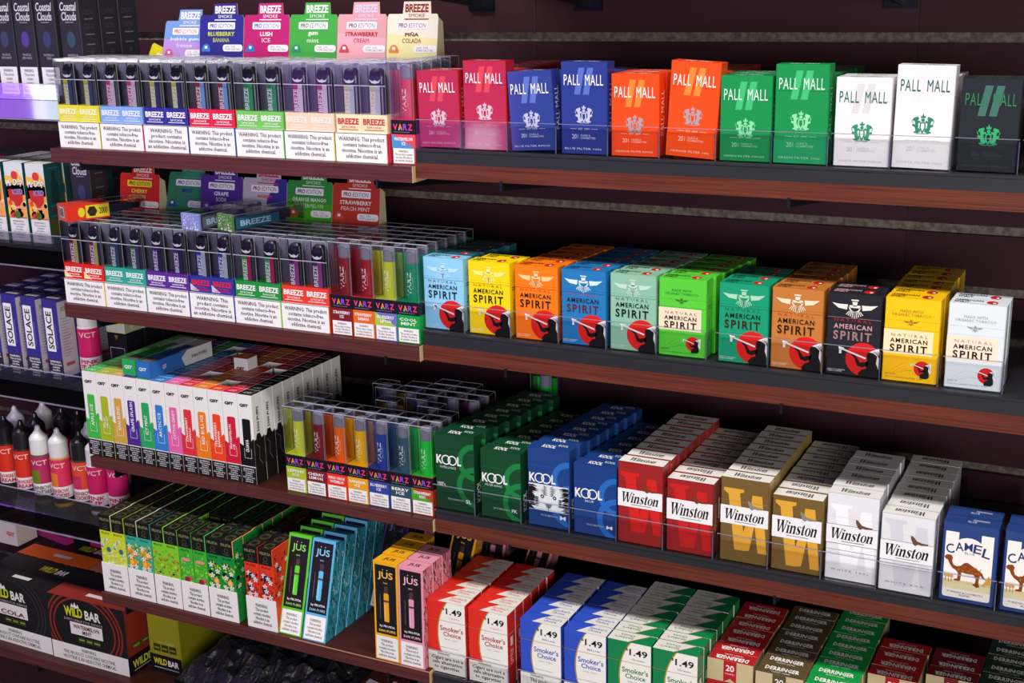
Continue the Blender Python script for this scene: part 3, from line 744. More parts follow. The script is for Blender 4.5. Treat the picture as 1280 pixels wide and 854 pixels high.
def display(kind, w, side, warn, zh, card=None):
    d = 5*21.8
    def b():
        t = thing('display_box', '', 'display box')
        zt = 35
        tr_ = part('tray', box(-.2, 0, 0, w, 1.0, zt, 'paper:#f1edef') + box(-.2, 1, 0, .6, d, zt, 'ink:'+side) + box(w-1.6, -.2, 0, w, d, zt, 'ink:'+side) +
             box(.6, 1, 0, w-1.6, d, .8, 'paper:#d9d0c4') + box(.6, d, 0, w-.8, d+1.2, zt, 'ink:'+side), t, 'low tray with a white warning panel')
        p = P(w, zt); p.rect(0, .97, 1-.02, .03, '#555', 2) if 0 else p.rect(0, .975, 1, .02, '#4a464a', 2)
        p.text(warn, .06, .13, .88, .74, '#1c1a1e', 2, .01, al='CENTER')
        part('warning_print', p.out(front(0, 0, 0)), tr_)
        if card: card(t, w, d)
        return t
    return b
def header(c0, c1, t1, t2, tcol, box_txt, drop, h, tabs=(.3, .86), top=None, badge='#3f78c8', lean=0, diag=None, name='header_card', kraft=True, slope=.16):
    """tall card behind the display: stepped tab, logo, edition strip, flavour"""
    def fn(t, w, d):
        sh = h-15; z0 = 34.0
        o = thing if 0 else None
        q = [(0, z0), (w, z0), (w, sh-4), (w-2, sh), (w*tabs[1], sh), (w*tabs[1]-1.5, h), (w*tabs[0]+1.5, h), (w*tabs[0], sh), (2, sh), (0, sh-4)]
        y = d+1.6; SL = slope; D = lambda z: (z-z0)*SL
        pl = [([(x, y+D(z), z) for x, z in q], 'film:'+c0), ([(x, y+.8+D(z), z) for x, z in q][::-1], 'paper:#b79f7c')]
        for i in range(len(q)):
            a, c = q[i-1], q[i]; pl.append(([(a[0], y+D(a[1]), a[1]), (c[0], y+D(c[1]), c[1]), (c[0], y+.8+D(c[1]), c[1]), (a[0], y+.8+D(a[1]), a[1])], 'paper:#cbb894'))
        pl += [([(w, y, z0), (w, y+D(sh), sh-4), (w+1, y+D(sh)+9, sh-10), (w+2, y+32, z0)], 'paper:#c9b898')] if kraft else []
        head = part('header_card', pl, t)
        H = h-z0; p = P(w, H); Y = lambda z: (z-z0)/H
        if c1: p.poly([(0, 0), (1, 0), (1, Y(sh-30)), (0, Y(sh-24))], c1, 1)
        if diag: p.poly([(.55, 0), (1, 0), (1, Y(sh)), (.75, Y(sh)), (.55, Y(sh-30))], diag, 1)
        tc = top or tcol
        p.text('BREEZE', tabs[0]+.05, Y(sh+2), tabs[1]-tabs[0]-.10, 10/H, tc, 3, .035)
        p.text('SMOKE', tabs[0]+.12, Y(sh-4), tabs[1]-tabs[0]-.24, 4.2/H, tc, 3); p.rect(tabs[0]+.04, Y(sh-7), tabs[1]-tabs[0]-.08, 1.3/H, tc, 3)
        p.rrect(.19, Y(sh-18.5), .62, 9/H, '#eeeaf0' if box_txt[0] != 'y' else '#f2dc20', 3, .02)
        bt = box_txt.lstrip('y')
        p.text('PRO', .23, Y(sh-16.8), .17, 5.6/H, bt, 4, .03, .15); p.text('EDITION', .43, Y(sh-16.8), .34, 5.6/H, bt, 4, 0, .15)
        p.text(t1, .5-.034*len(t1) if len(t1) < 12 else .12, Y(sh-27.5), min(.76, .068*len(t1)), 5.6/H, tcol, 4, .025)
        if t2: p.text(t2, .5-.031*len(t2), Y(sh-35.5), .062*len(t2), 5.4/H, tcol, 4, 0)
        p.ell(.15, Y(sh-44), .085, badge, 3, n=12, a0=0, a1=180); p.rect(.05, Y(sh-48), .2, 4.2/H, badge, 3); p.rect(.12, Y(sh-44), .06, 3.5/H, '#dfe6f2', 4)
        p.text('2000   5.0%\nPUFFS SALT NIC', .60, Y(sh-46), .34, 6/H, '#5a4a86', 5); p.rrect(.54, Y(sh-47.5), .45, 9/H, '#e6e3ea', 4, .05)
        part('header_print', p.out(lambda u, v, l: (u, y-E_*l+v*SL, z0+v)), head)
    return fn
B1 = 75.2
row1 = [ # label, text, stickA, stickB, tray side, warn, desc, header
 ('#dcd034', '#f2efc8', '#b4b83a', '#3c4468', '#dcd034', WARN, 'yellow', None),
 ('#7da3e0', '#e4e9f6', '#b43c72', '#c9b8cc', '#d8386a', WARN, 'pale blue', header('#6f92d4', '#b089d2', 'bubble gum', 'freeze', '#e4e0f4', '#b8304a', 'x', 176, badge='#d04a7a', slope=.3)),
 ('#2c2c90', '#f2eef6', '#b7b84a', '#3b3560', '#2f46a0', WARN2, 'navy blue', header('#2a2786', None, 'BLUEBERRY', 'BANANA', '#c2cf3a', '#3a4aa6', 'x', 184, top='#eeeaf6')),
 ('#d81f46', '#f6eef0', '#8c2440', '#6f9ad8', '#2c62b0', WARN, 'crimson', header('#b41a6c', None, 'LUSH', 'ICE', '#f0e4ee', '#2c62b0', 'x', 184, badge='#2f6fc8')),
 ('#74bf5c', '#e8f2ea', '#1f7a4c', '#2f8f5c', '#58c43a', WARN, 'light green', header('#3fa043', None, 'gum', 'mint', '#dff0de', '#3b6a48', 'x', 184, badge='#2f8a6a')),
 ('#eccbb4', '#f4e6dc', '#a8327a', '#cdbccb', '#e8b23a', WARN, 'peach', header('#d79aa2', '#e3a3b4', 'STRAWBERRY', 'CREAM', '#a82c3c', '#7a2f6a', 'x', 184, top='#cfc4e6', badge='#c84a5c')),
 ('#ead9b4', '#c02c34', '#c4b890', '#b0b4c8', '#e0445a', WARN, 'cream and red', header('#e6dccf', '#e4d7a2', 'PIÑA', 'COLADA', '#6f2a1c', '#8a3a6a', 'x', 184, top='#8a2c24', badge='#d8853a')),
]
row2 = [
 ('#d9231c', '#f6efe8', '#7c1f2c', '#b0a860', '#f0d21a', WARN, 'bright red', header('#d5231f', None, 'CHERRY', 'LEMON', '#f2dc5a', 'y#5a2a2a', 'x', 180, top='#f2dcd2', badge='#e8d23a')),
 ('#2f9f90', '#e6f2f0', '#1c5c4c', '#3c4468', '#2f9f90', WARN, 'teal', header('#2f7d62', None, 'MINT', '', '#2c3c8c', '#2c4a8c', 'x', 182, top='#4fa08a', slope=.32, badge='#2c4aa0')),
 ('#5c2a92', '#f0eaf6', '#4a2480', '#2c2450', '#4a1f8a', WARN, 'purple', header('#4b2688', None, 'GRAPE', 'SODA', '#e6def2', '#4a2f86', 'x', 184, badge='#7a4ab0')),
 ('#2c3494', '#d8283c', '#2c3c98', '#a9b0c4', '#2c3494', WARN2, 'blue and red', header('#b4b0c4', None, 'AÑEJO', '', '#c8242c', '#8a2c44', 'x', 184, top='#c8242c', diag='#33308e', badge='#c03a44')),
 ('#1f8c3a', '#eef4ee', '#2f8a3a', '#9c2450', '#9ad828', WARN, 'green', header('#2c8a34', '#3f9a1c', 'ORANGE MANGO', 'WATERMELON', '#cfe6c4', '#3a5a4c', 'x', 184, badge='#c83a2c')),
 ('#e23c2c', '#f6ece8', '#4a1f5c', '#8c3c80', '#e8501c', WARN, 'orange red', header('#b8301c', None, 'STRAWBERRY', 'PEACH MINT', '#f0dcd6', '#8a2c54', 'x', 184, badge='#c8442c')),
]
for rn, rows, X0, st, zt, shw, depth in ((1, row1, -862, B1, L1, 'topmost shelf', 4), (2, row2, -879.5, 74.8, L2, 'second shelf', 5)):
    for i, (lab, txt, ca, cb, side, warn, desc, hd) in enumerate(rows):
        x = X0+i*st; yf = -6 if rn == 1 else -11
        o = display('d', 74.0, side, warn, 0, hd)()
        o['label'] = 'white warning display box holding %s boxed vapes on the %s' % (desc, shw); o['group'] = 'warning display boxes'
        at(o, x, yf, zt)
        bb = breeze(lab, txt, ca, cb, {3: '#c9c6d4', 0: '#f0dca0'}.get(i) if rn == 2 else None)
        for c in range(2):
            for r in range(depth):
                if rn == 1 and i in (3, 5) and r == 3: continue
                lb = '%s-labelled clear boxed vape, %s from the front, %s column, %s' % (desc, {0: 'first'}.get(r, ORD[r]), ('outer', 'inner')[c], shw)
                put('br%d%d' % (rn, i), bb, x+.8+c*36.1, yf+1.6+r*21.4, zt+.9, lb, '%s boxed vapes' % desc, 0, random.uniform(-.3, .3), 0)
# yellow header card lying slantwise at the end of the top row
def banana():
    t = thing('header_card', '', 'display card')
    h = header('#dccb1c', None, 'BANANA', 'MINT', '#4a4a2c', '#5a5a2c', 'x', 118, top='#8a8a30', badge='#2f78d8')
    h(t, 66, 0); return t
o = banana(); o['label'] = 'slanting yellow display card peeking out behind the lilac card'; o['group'] = 'loose display cards'
at(o, -853, 130, L1+36, 0, 22, 0)

def varz(ca, la, name, lc=None, dark=False):
    w, d, h = 31.6, 22.0, 119.0
    def b():
        t = thing('boxed_vape', '', 'boxed vape'); zb = 52
        part('base_card', carton(w, d, 0, 0, zb, zb, {'*': 'ink:'+la, 'f': 'ink:'+la}, .6), t)
        p = P(w, zb); p.rect(0, .68, 1, .32, '#16141a', 1)
        for i, (ch, cc) in enumerate(zip('VARZ', ('#e8427a', '#e8823a', '#8a4ad0', '#e8327a'))):
            p.text(ch, .08+.215*i, .77, .19, .14, cc, 2, .03)
        p.poly([(.30, .77), (.38, .77), (.36, .83)], '#3ac8a0', 3); p.rect(.1, .72, .7, .015, '#6a6a74', 2)
        if lc: p.poly([(0, .36), (1, .36), (0, .68)], lc, 1)
        p.text(name, .1, .43 if '\n' in name else .48, .8, .18 if '\n' in name else .07, WHT, 2, .02, al='CENTER')
        p.rect(.05, .02, .9, .34, '#efebea', 2)
        p.text('WARNING:\nThis product contains\nnicotine. Nicotine is\nan addictive chemical.', .12, .06, .76, .26, '#2a282c', 3, .005, al='CENTER')
        part('base_print', p.out(front()), t)
        p = P(d, zb); p.rect(0, .68, 1, .32, '#16141a', 1)
        part('side_print', p.out(right(w, 0, 0)), t)
        c, e = clear_case(.3, .3, zb, w-.3, d-.3, h)
        cc_ = part('clear_case', c, t, 'clear plastic case'); part('case_edge', e, cc_)
        part('inner_card', box(1.0, d-1.4, zb, w-1.0, d-1.0, 108, 'ink:'+ca) + box(1.0, 2, zb, w-1, d-1.2, zb+.6, 'ink:'+ca), t)
        cx = w*.60
        sb = part('stick_body', lathe([(0, zb+.6), (8.4, zb+.6), (8.6, zb+3), (8.6, 99), (0, 99)], 'plastic:'+ca, 18, cx, d/2), t, smooth=True)
        part('mouthpiece', lathe([(0, 99), (8.3, 99), (8.6, 101), (8.4, 112), (7, 115.5), (0, 116)], 'plastic:#7f7f92', 18, cx, d/2), t, 'grey mouthpiece', smooth=True)
        p = P(10, 36); p.text('VARZ', .05, .1, .62, .8, lighten(ca, .85), 1, .02, rot=90); p.text('disposable', .78, .3, .16, .45, lighten(ca, .7), 1, 0, rot=90)
        part('stick_print', p.out(wrap(8.6, cx, d/2, 56, 5)), sb)
        return t
    return b
VZ = {
 'ice': varz('#8c1a2a', '#7c1c26', 'STRAWBERRY\nICE'), 'sban': varz('#a3152c', '#e0661c', 'STRAWBERRY\nBANANA'),
 'blem': varz('#c8d23a', '#6a70b8', 'BLUEBERRY\nLEMON', '#a8c044'), 'mint': varz('#12906a', '#0f9a3c', 'COOL\nMINT'),
 'lem': varz('#d0dc3c', '#a8bc2c', 'LEMON\nICE'), 'cher': varz('#7c1a26', '#7c2028', 'CHERRY\nLEMON'), 'mand': varz('#f06a1a', '#e2321e', 'MANGO ORANGE\nWATERMELON'),
 'ban': varz('#f0b818', '#e8a01c', 'BANANA\nICE'), 'blue': varz('#28409a', '#34449a', 'BLUEBERRY\nICE'), 'berry': varz('#3a5c70', '#2f4c60', 'BERRY\nICE'),
 'kiwi': varz('#1fc840', '#b8421c', 'STRAWBERRY\nKIWI', '#4a9a2c'), 'red1': varz('#d83c4c', '#d84a5c', 'WATERMELON\nICE', '#4a8ac8')}
def vz(key, x, y, z, lab, rz=0, g='slim boxed vapes with grey mouthpieces'): put('vz'+key, VZ[key], x, y, z, lab, g, 0, 0, rz)
for r in range(5): vz('red1' if r < 1 else ('berry' if r % 2 else 'ice'), -331.5, -5+r*22.8, L1+.2, 'watermelon-red slim boxed vape, %s from the front, beside the red packs' % (ORD[r].replace('front', 'first')))
vcol = [('ice', 'dark red', -428.5), ('sban', 'red over orange', -396.2), ('blem', 'yellow-green', -363.8), ('mint', 'mint green', -331.4)]
for key, dn, x in vcol:
    for r in range(6): vz(key if r < 5 else 'mint', x+r*.8, -12+r*22.8, L2+.2, '%s slim boxed vape, %s from the front of its row, second shelf' % (dn, ORD[r].replace('front', 'first')), random.uniform(-.5, .5))
vcol3 = [('lem', 'lemon yellow', (0, 1, 2)), ('cher', 'dark cherry', (0, 1)), ('mand', 'bright orange', (0, 1, 5)), ('ban', 'banana yellow', (0, 1, 3, 5, 6)), ('blue', 'royal blue', (0, 1, 4, 5, 6, 7)), ('berry', 'slate blue', (0, 1, 3, 5, 6, 7)), ('kiwi', 'neon green', (0, 1, 2, 5, 6))]
for i, (key, dn, rr_) in enumerate(vcol3):
    for r in rr_:
        k2 = key if r < 1 else {'kiwi': 'cher', 'lem': 'lem', 'mand': 'cher'}.get(key, key)
        vz(k2, -519.5+32.5*i+r*1.2, -8+r*23.5, L3+.2, '%s column slim boxed vape, %s deep, third shelf' % (dn, ORD[r].replace('front', 'first')), random.uniform(-.8, .8))
vz('blue', -462, 84+40, L3+.2, 'lone slim boxed vape standing apart behind the cherry column')
vz('kiwi', -262, 214, R3+12.4, 'neon green slim boxed vape behind the dark green packs')

# loose boxed vapes lying on the second row
def lying_red():
    t = thing('boxed_vape', '', 'boxed vape'); w, d, h = 36, 22, 112
    part('base_card', box(0, 0, 0, w, 60, d, {'f': 'paper:#d8554a', 't': 'ink:#c0342a', 'r': 'ink:#d9301f', 'l': 'ink:#d9301f', 'b': 'ink:#d9301f', 'k': 'ink:#d9301f'}), t)
    p = P(60, d); p.rect(.45, .1, .55, .8, '#dccb2a', 1); p.ell(.35, .5, .08, '#dccb2a', 1, ry=.3); p.poly([(.48, .5), (.54, .2), (.66, .2), (.72, .5), (.66, .8), (.54, .8)], '#38241c', 2); p.text('2000', .76, .3, .2, .4, '#5a2a1c', 2, .02)
    pr = p.out(right(w, 0, 0))
    p = P(w, d); p.rect(.25, .2, .5, .65, '#e2e0e4', 1); rr = random.Random(2)
    for k in range(11): p.rect(.28+.04*k, .25, .012+.02*rr.random(), .55, '#333', 2)
    pr += p.out(front(0, 0, 0)); part('base_print', pr, t)
    c, e = clear_case(.3, 60, .3, w-.3, h, d-.3); cc_ = part('clear_case', c, t, 'clear plastic case'); part('case_edge', e, cc_)
    sb = part('stick_body', [([(y*0+q[0], yy, q[1]) for q in ()], 'ink') for y, yy in ()] or box(9, 60, 5, 27, 96, 16, 'plastic:#22202e') + box(11, 96, 6, 25, 108, 15, 'plastic:#141220'), t)
    return t
o = lying_red(); o['label'] = 'red and yellow boxed vape lying flat above the bright red display box'; o['group'] = 'boxed vapes lying flat'
at(o, -879, -9, L2+118.8, 0, 0, -27)
def lying_grey(face, band):
    def b():
        t = thing('boxed_vape', '', 'boxed vape'); w, d, h = 33, 22, 118
        part('end_card', box(0, 0, 0, w, 3, d, 'ink:'+face), t)
        rr = random.Random(9); p = P(w, d)
        for k in range(60): p.ell(rr.uniform(.06, .94), rr.uniform(.06, .94), rr.uniform(.02, .05), '#d6d4e2' if k % 2 else lighten(face, .3), 1+k % 3, n=6)
        part('end_print', p.out(front()), t)
        c, e = clear_case(.3, 3, .3, w-.3, h, d-.3); cc_ = part('clear_case', c, t, 'clear plastic case'); part('case_edge', e, cc_)
        p = P(70, d); p.rect(0, .15, 1, .6, band, 1); p.text('BREEZE', .1, .28, .7, .34, '#8fb4d0', 2, .03)
        part('band_card', box(w-1.2, 6, 2, w-.6, 60, d-4, 'ink:'+band), t); part('band_print', p.out(right(w-.3, 6, 0)), t)
        sb = part('stick_body', box(8, 8, 5, 26, 100, 16, 'plastic:#2a2834'), t); return t
    return b
o = lying_grey('#7f86c8', '#5a5c66')(); o['label'] = 'boxed vape with speckled lilac end lying above the purple display box'; o['group'] = 'boxed vapes lying flat'
at(o, -660, -9, L2+118.8, 0, 0, -6)
o = lying_grey('#4f7a3c', '#24506c')(); o['label'] = 'boxed vape with speckled green end lying above the blue and red display'; o['group'] = 'boxed vapes lying flat'
at(o, -612, 5, L2+118.8, 0, 0, -16)

# ------------------------------------------------------------------ rainbow row of slim cartons
QC = [('#43b649', 'APPLE ICE', 'leaf green'), ('#a6b51f', 'PEACH\nMANGO', 'olive lime'), ('#cf9f45', 'KIWI BLEND', 'tan gold'), ('#4a2a8c', 'GRAPE SPLASH ICE', 'deep purple'), ('#2ba35c', 'ICY MINT', 'jade green'),
      ('#2f7cc8', 'ARCTIC ICE', 'sky blue'), ('#e263a8', 'COTTON CANDY', 'candy pink'), ('#d8323c', 'STRAWBERRY\nMANGO', 'coral red'), ('#ea7a18', 'RED BULL ICE', 'orange'), ('#ea431c', 'STRAWBERRY\nBANANA', 'vermilion'),
      ('#cc1c38', 'WATERMELON\nICE', 'crimson'), ('#141214', 'GUAVA', 'black')]
def qst(c, fl):
    w, d, h = 24.3, 22.6, 127
    def b():
        t = thing('vape_carton', '', 'vape carton')
        part('carton', carton(w, d, 0, 0, h, h, {'*': 'paper:#e6e2e0', 't': 'ink:'+c}, .5), t)
        p = P(w, h)
        p.poly([(0, .2), (1, .2), (1, .52), (.86, .50), (.72, .44), (.3, .42), (0, .45)], c, 1)
        p.rrect(.26, .26, .56, .47, c, 2, .1)
        p.ring(.54, .42, .26, .02, lighten(c, .75), 3, ry=.16, n=4, a0=45, a1=405) if 0 else p.line([(.30, .40), (.30, .29), (.78, .29), (.78, .40)], .025, lighten(c, .75), 3)
        p.text(fl, .42 if '\n' not in fl else .34, .36, .22 if '\n' not in fl else .36, .028*len(max(fl.split('\n'), key=len)), '#f4f0ee', 4, .012, rot=90)
        p.text('QST', .18, .86, .6, .038, '#0c0a0c', 3, .06, .2)
        p.rect(0, 0, 1, .19, '#19171a', 3)
        p.text('WARNING:\nThis product\ncontains\nnicotine.\nNicotine is an\naddictive\nchemical.', .1, .015, .8, .16, '#d8d6d8', 4, .02, al='CENTER')
        part('front_print', p.out(front()), t)
        p = P(d, h); p.poly([(0, 0), (1, 0), (1, .52), (.75, .50), (.6, .56), (.3, .56), (.2, .5), (0, .50)], lighten(c, -.1) if c != '#141214' else '#1a181a', 1)
        p.text('5000 PUFFS', .35, .58, .25, .28, '#1c1a1c', 2, .03, rot=90)
        p.line([(.2, .45), (.5, .40), (.4, .28), (.7, .2)], .02, '#8a8890', 2)
        pr = p.out(right(w, 0, 0))
        p = P(w, d); p.text('QST', .2, .3, .5, .3, lighten(c, .7), 1, .03, .2, flip=True); p.rect(.72, .1, .03, .8, lighten(c, .5), 1)
        pr += p.out(topf(0, 0, h)); part('side_print', pr, t)
        return t
    return b
gone = {(8, 4), (7, 2), (9, 1), (9, 5), (10, 4), (6, 6), (5, 7)}
for i, (c, fl, dn) in enumerate(QC):
    for r in range(9):
        if (i, r) in gone: continue
        put('q%d' % i, qst(c, fl), -870+25.2*i+r*.3, -10+r*23.4, L3+.2, '%s slim vape carton, %s from the front in the rainbow row' % (dn, ORD[r].replace('front', 'first')), '%s slim vape cartons' % dn, -.6 if r == 0 else 0, 0, random.uniform(-.7, .7))
put('q8', None, -870+25.2*8, -10+4*23.4, L3+17, 'orange slim vape carton sticking up above the rainbow row', 'slim vape cartons out of line')
def qst_lying(c):
    def b():
        w, h = 24.3, 127
        t = thing('vape_carton', '', 'vape carton')
        part('carton', box(0, 0, 0, w, h, 22.6, {'f': 'ink:'+c, 't': 'ink:'+c, 'r': 'ink:'+c, 'l': 'ink:'+c, 'b': 'ink:'+c, 'k': 'ink:'+c}), t)
        p = P(w, 22.6); p.text('QST', .18, .4, .6, .25, '#e8eef0', 1, .03, .2); pr = p.out(front())
        p = P(w, h); p.rect(.05, .02, .9, .16, '#2a282c', 1)
        for k in range(5): p.rect(.1, .03+.03*k, .8, .012, '#8d8a90', 2)
        p.poly([(0, .55), (1, .5), (1, 1), (0, 1)], '#d5d3d8', 1); p.rect(.2, .3, .6, .45, lighten(c, -.2), 2); pr += p.out(topf(0, 0, 22.6))
        p = P(h, 22.6); p.poly([(.55, 0), (1, 0), (1, 1), (.6, 1), (.5, .6)], '#d9d6d8', 1); p.text('5000 PUFFS', .66, .35, .25, .25, '#333', 2, .03); p.text('QST', .2, .3, .06, .3, '#dde4f0', 1, .02); pr += p.out(right(w))
        part('print', pr, t); return t
    return b
o = qst_lying('#2ba35c')(); o['label'] = 'jade green slim carton lying flat on the rainbow row'; o['group'] = 'cartons lying on the rainbow row'; at(o, -797, -2, L3+128.2, 0, 0, -3)
o = qst_lying('#2f6cb8')(); o['label'] = 'blue slim carton lying flat beside the jade green one'; o['group'] = 'cartons lying on the rainbow row'; at(o, -769, -4, L3+128.2, 0, 0, -3)

# ------------------------------------------------------------------ leafy boxes in twos
def art(p, kind, y0, y1, seed):
    rr = random.Random(seed); H = y1-y0; q = p.w/p.h
    def star(cx, cy, s, m, l):
        for k in range(5):
            a = math.radians(72*k+20); b = math.radians(72*k+46); c2 = math.radians(72*k-6)
            p.poly([(cx, cy), (cx+s*.6*math.cos(c2), cy+s*.6*q*math.sin(c2)), (cx+s*math.cos(a), cy+s*q*math.sin(a)), (cx+s*.6*math.cos(b), cy+s*.6*q*math.sin(b))], m, l)
    pal = {0: (['#d6e29a', '#b8cfe0', '#e6e8d0', '#9fb8d8', '#dfe36a'], None), 1: (['#e8a01c', '#d8501c', '#5cb84a', '#f0cc2a', '#2c8a6a', '#e8681c'], '#f2ece0'),
           2: (['#8ccb2c', '#c8d82c', '#4aa03c', '#6ab82c', '#b0482c'], '#d8582c'), 3: (['#4ab83c', '#8ad03c', '#3a9a34', '#6ac83a'], None),
           4: (['#0d5c2c', '#c8d82c', '#1c3c28', '#0f7a3c', '#e89a3c'], '#f2f0ea'), 5: (['#b01c1c', '#1c1c20', '#8c1a1c', '#e8502c'], '#d8e0ea')}[kind]
    for k in range(40):
        x, y = rr.uniform(.05, .95), y0+H*rr.uniform(.04, .94); s = rr.uniform(.06, .16)
        a = rr.uniform(0, 3.14); ca, sa = math.cos(a), math.sin(a)
        p.poly([(x+(u*ca-v*sa)*s, y+(u*sa+v*ca)*s*q) for u, v in ((-1, 0), (-.3, .45), (.4, .4), (1, 0), (.4, -.4), (-.3, -.45))], rr.choice(pal[0]), 1+k % 2)
    if kind == 0: p.ell(.62, y0+H*.52, .17, '#2c6c80', 4, n=12)
    if kind == 3: p.ell(.5, y0+H*.78, .36, '#e88a8a', 4, ry=.055, n=12); p.ell(.6, y0+H*.14, .33, '#d8405c', 4, ry=.06, n=12); p.ell(.5, y0+H*.08, .2, '#8c1c3c', 5, n=8)
    if kind == 1:
        for x, y, s in ((.45, .25, .3), (.6, .55, .2), (.3, .7, .2)): p.ell(x, y0+H*y, s, '#ee8a1c', 4, n=9); p.ell(x-.05, y0+H*y+.01, s*.5, '#f6c02a', 5, n=8)
    if kind == 4:
        p.ell(.62, y0+H*.28, .20, '#f0a050', 4, n=12); p.ell(.62, y0+H*.28, .13, '#f6b87a', 5, n=12); p.ell(.25, y0+H*.55, .16, BLK, 4, n=10)
    if kind in (1, 4, 5, 2):
        for x, y in ((.3, .82), (.75, .62), (.35, .45), (.7, .12), (.3, .1)): star(x, y0+H*y, .2 if kind != 2 else .12, pal[1], 6); p.ell(x, y0+H*y, .03, '#d8b83a', 7, n=6)
    if kind == 5:
        for x, y in ((.5, .75), (.35, .3)): p.ell(x, y0+H*y, .2, '#1a2438', 8, n=9); star(x+.1, y0+H*y, .18, '#dfe6ee', 9)
def fruitia(bg, kind, seed, strip=False):
    w, d, h = 23.6, 22.0, 120
    def b():
        t = thing('fruit_vape_box', '', 'vape box')
        part('carton', carton(w, d, 0, 0, h, h, {'*': 'ink:#161618', 'f': 'ink:'+bg, 'r': 'ink:'+bg}, .5), t)
        p = P(w, h); p.rect(0, .80, 1, .20, '#141416', 1); p.text('FRUITIA', .12, .925, .76, .035, '#8a8458', 2, .02); p.ring(.5, .875, .15, .02, '#6a6440', 2, n=10)
        p.text('fruit', .3, .82, .4, .02, '#6a6440', 2); p.text('FRUITIA', .16, .755, .66, .025, lighten(bg, -.5), 2, .02)
        q = P(w, h*.37); art(q, kind, 0, .98, seed)
        part('front_print', p.out(front()) + q.out(front(0, 0, h*.37)), t)
        p = P(w, d); p.ring(.5, .5, .30, .02, '#8a8450', 1, n=14); p.ring(.5, .5, .2, .015, '#6a6440', 1, n=12); p.rect(.2, .12, .6, .03, '#55503c', 1); p.rect(.2, .84, .6, .03, '#55503c', 1)
        pr = p.out(topf(0, 0, h))
        if strip: pr += box(w-1.2, 0, h, w+.2, d, h+.5, 'ink:'+strip) + box(w-1, -.4, h*.8, w+.2, 0, h+.5, 'ink:'+strip)
        q = P(d, h); art(q, kind, 0, .98, seed+3); pr += q.out(right(w, 0, 0))
        part('top_print', pr, t); return t
    return b
FR = [('#c6d22a', 0, 'lemon-blue patterned'), ('#35a88c', 1, 'tropical flower patterned'), ('#7fca2c', 2, 'lime leaf patterned'), ('#3fae34', 3, 'pink peach patterned'), ('#158a3c', 4, 'citrus blossom patterned'), ('#dc3a22', 5, 'red hibiscus patterned')]
def fr_tray(side, kind, seed):
    def b():
        t = thing('display_tray', '', 'display tray'); w, d = 50.0, 176
        part('tray', box(0, 0, 0, w, .9, 46, 'paper:#ebe6e4') + box(w-.8, .9, 0, w, d, 46, 'ink:'+side) + box(0, .9, 0, .7, d, 46, 'ink:'+side) + box(.7, .9, 0, w-.8, d, .7, 'paper:#c8c0b0'), t)
        p = P(w, 46); p.text(WARN3, .2, .14, .62, .68, '#1c1a1e', 1, .02, al='CENTER'); part('warning_print', p.out(front()), t)
        return t
    return b
fx = [-834, -785, -736.5, -687.5, -639, -573.5]
for i, (bg, kind, dn) in enumerate(FR):
    x = fx[i]
    o = fr_tray(bg, kind, i)(); o['label'] = 'white-fronted warning tray holding the %s vape boxes' % dn; o['group'] = 'warning trays on the lowest left shelf'.replace(' left', ''); at(o, x, -47, L4+.1)
    for c in range(2):
        for r in range(7):
            if i == 3 and r in (2,): continue
            put('fr%d%d' % (i, c), fruitia(bg, kind, i*7, ('#d8d4a0', '#cfd8b0', '#8fd84a', '#4fb85c', '#e8a058', '#e8502c')[i] if c == (0 if i < 3 else 1) else False), x+1+c*24.0, -45.6+r*22.6, L4+1,
                '%s vape box, %s deep in the %s column of its tray' % (dn, ORD[r].replace('front', 'first'), ('outer', 'inner')[c]), '%s vape boxes' % dn, 0, random.uniform(-.4, .4), 0)

# ------------------------------------------------------------------ framed tall vape boxes
def jus(c, dev, pat):
    w, d, h = 37.0, 23.0, 137
    def b():
        t = thing('tall_vape_box', '', 'vape box')
        part('carton', carton(w, d, 0, 0, h, h, {'*': 'ink:'+c, 'r': 'ink:'+pat}, .5), t)
        p = P(w, h); p.rect(.08, .27, .84, .70, '#1b181c', 1); p.rect(.06, .01, .88, .235, '#ece8e8', 1)
        p.text('JUS', .2, .82, .6, .085, lighten(c, .25), 2, .015); p.ell(.40, .925, .02, lighten(c, .25), 2, n=8); p.ell(.58, .925, .02, lighten(c, .25), 2, n=8)
        p.text('BAR', .42, .785, .16, .015, lighten(c, .25), 2)
        p.rrect(.42, .40, .20, .29, dev, 3, .04); p.rrect(.44, .62, .16, .14, '#4a3438', 2, .04); p.rect(.42, .60, .2, .02, '#55404a', 4); p.rect(.25, .42, .03, .25, '#5a4c54', 2); p.rect(.45, .42, .03, .16, lighten(dev, .45), 4)
        p.text('by FRUITIA', .22, .335, .62, .028, '#e6e2e6', 2, .02); p.text('5000 PUFFS', .18, .29, .68, .028, lighten(c, .3), 2, .02)
        p.text(WARN3, .14, .035, .72, .18, '#2a282c', 2, .01, al='CENTER')
        pr = p.out(front())
        p = P(w, d); p.text('JUS', .28, .25, .44, .42, '#1a181a', 1, .02, flip=False); pr += p.out(topf(0, 0, h))
        part('front_print', pr, t)
        p = P(d, h); rr = random.Random(4)
        for k in range(80):
            x, y = rr.random(), rr.random(); a = rr.uniform(.9, 1.9); L = rr.uniform(.15, .4)
            p.line([(x, y), (x+L*.4*math.cos(a), y+L*.12*math.sin(a)), (x+L*.9*math.cos(a+.5), y+L*.22*math.sin(a+.5))], rr.uniform(.03, .07), rr.choice([lighten(pat, .55), lighten(pat, -.75), '#101c20']), 1+k % 2)
        part('side_print', p.out(right(w)), t); return t
    return b
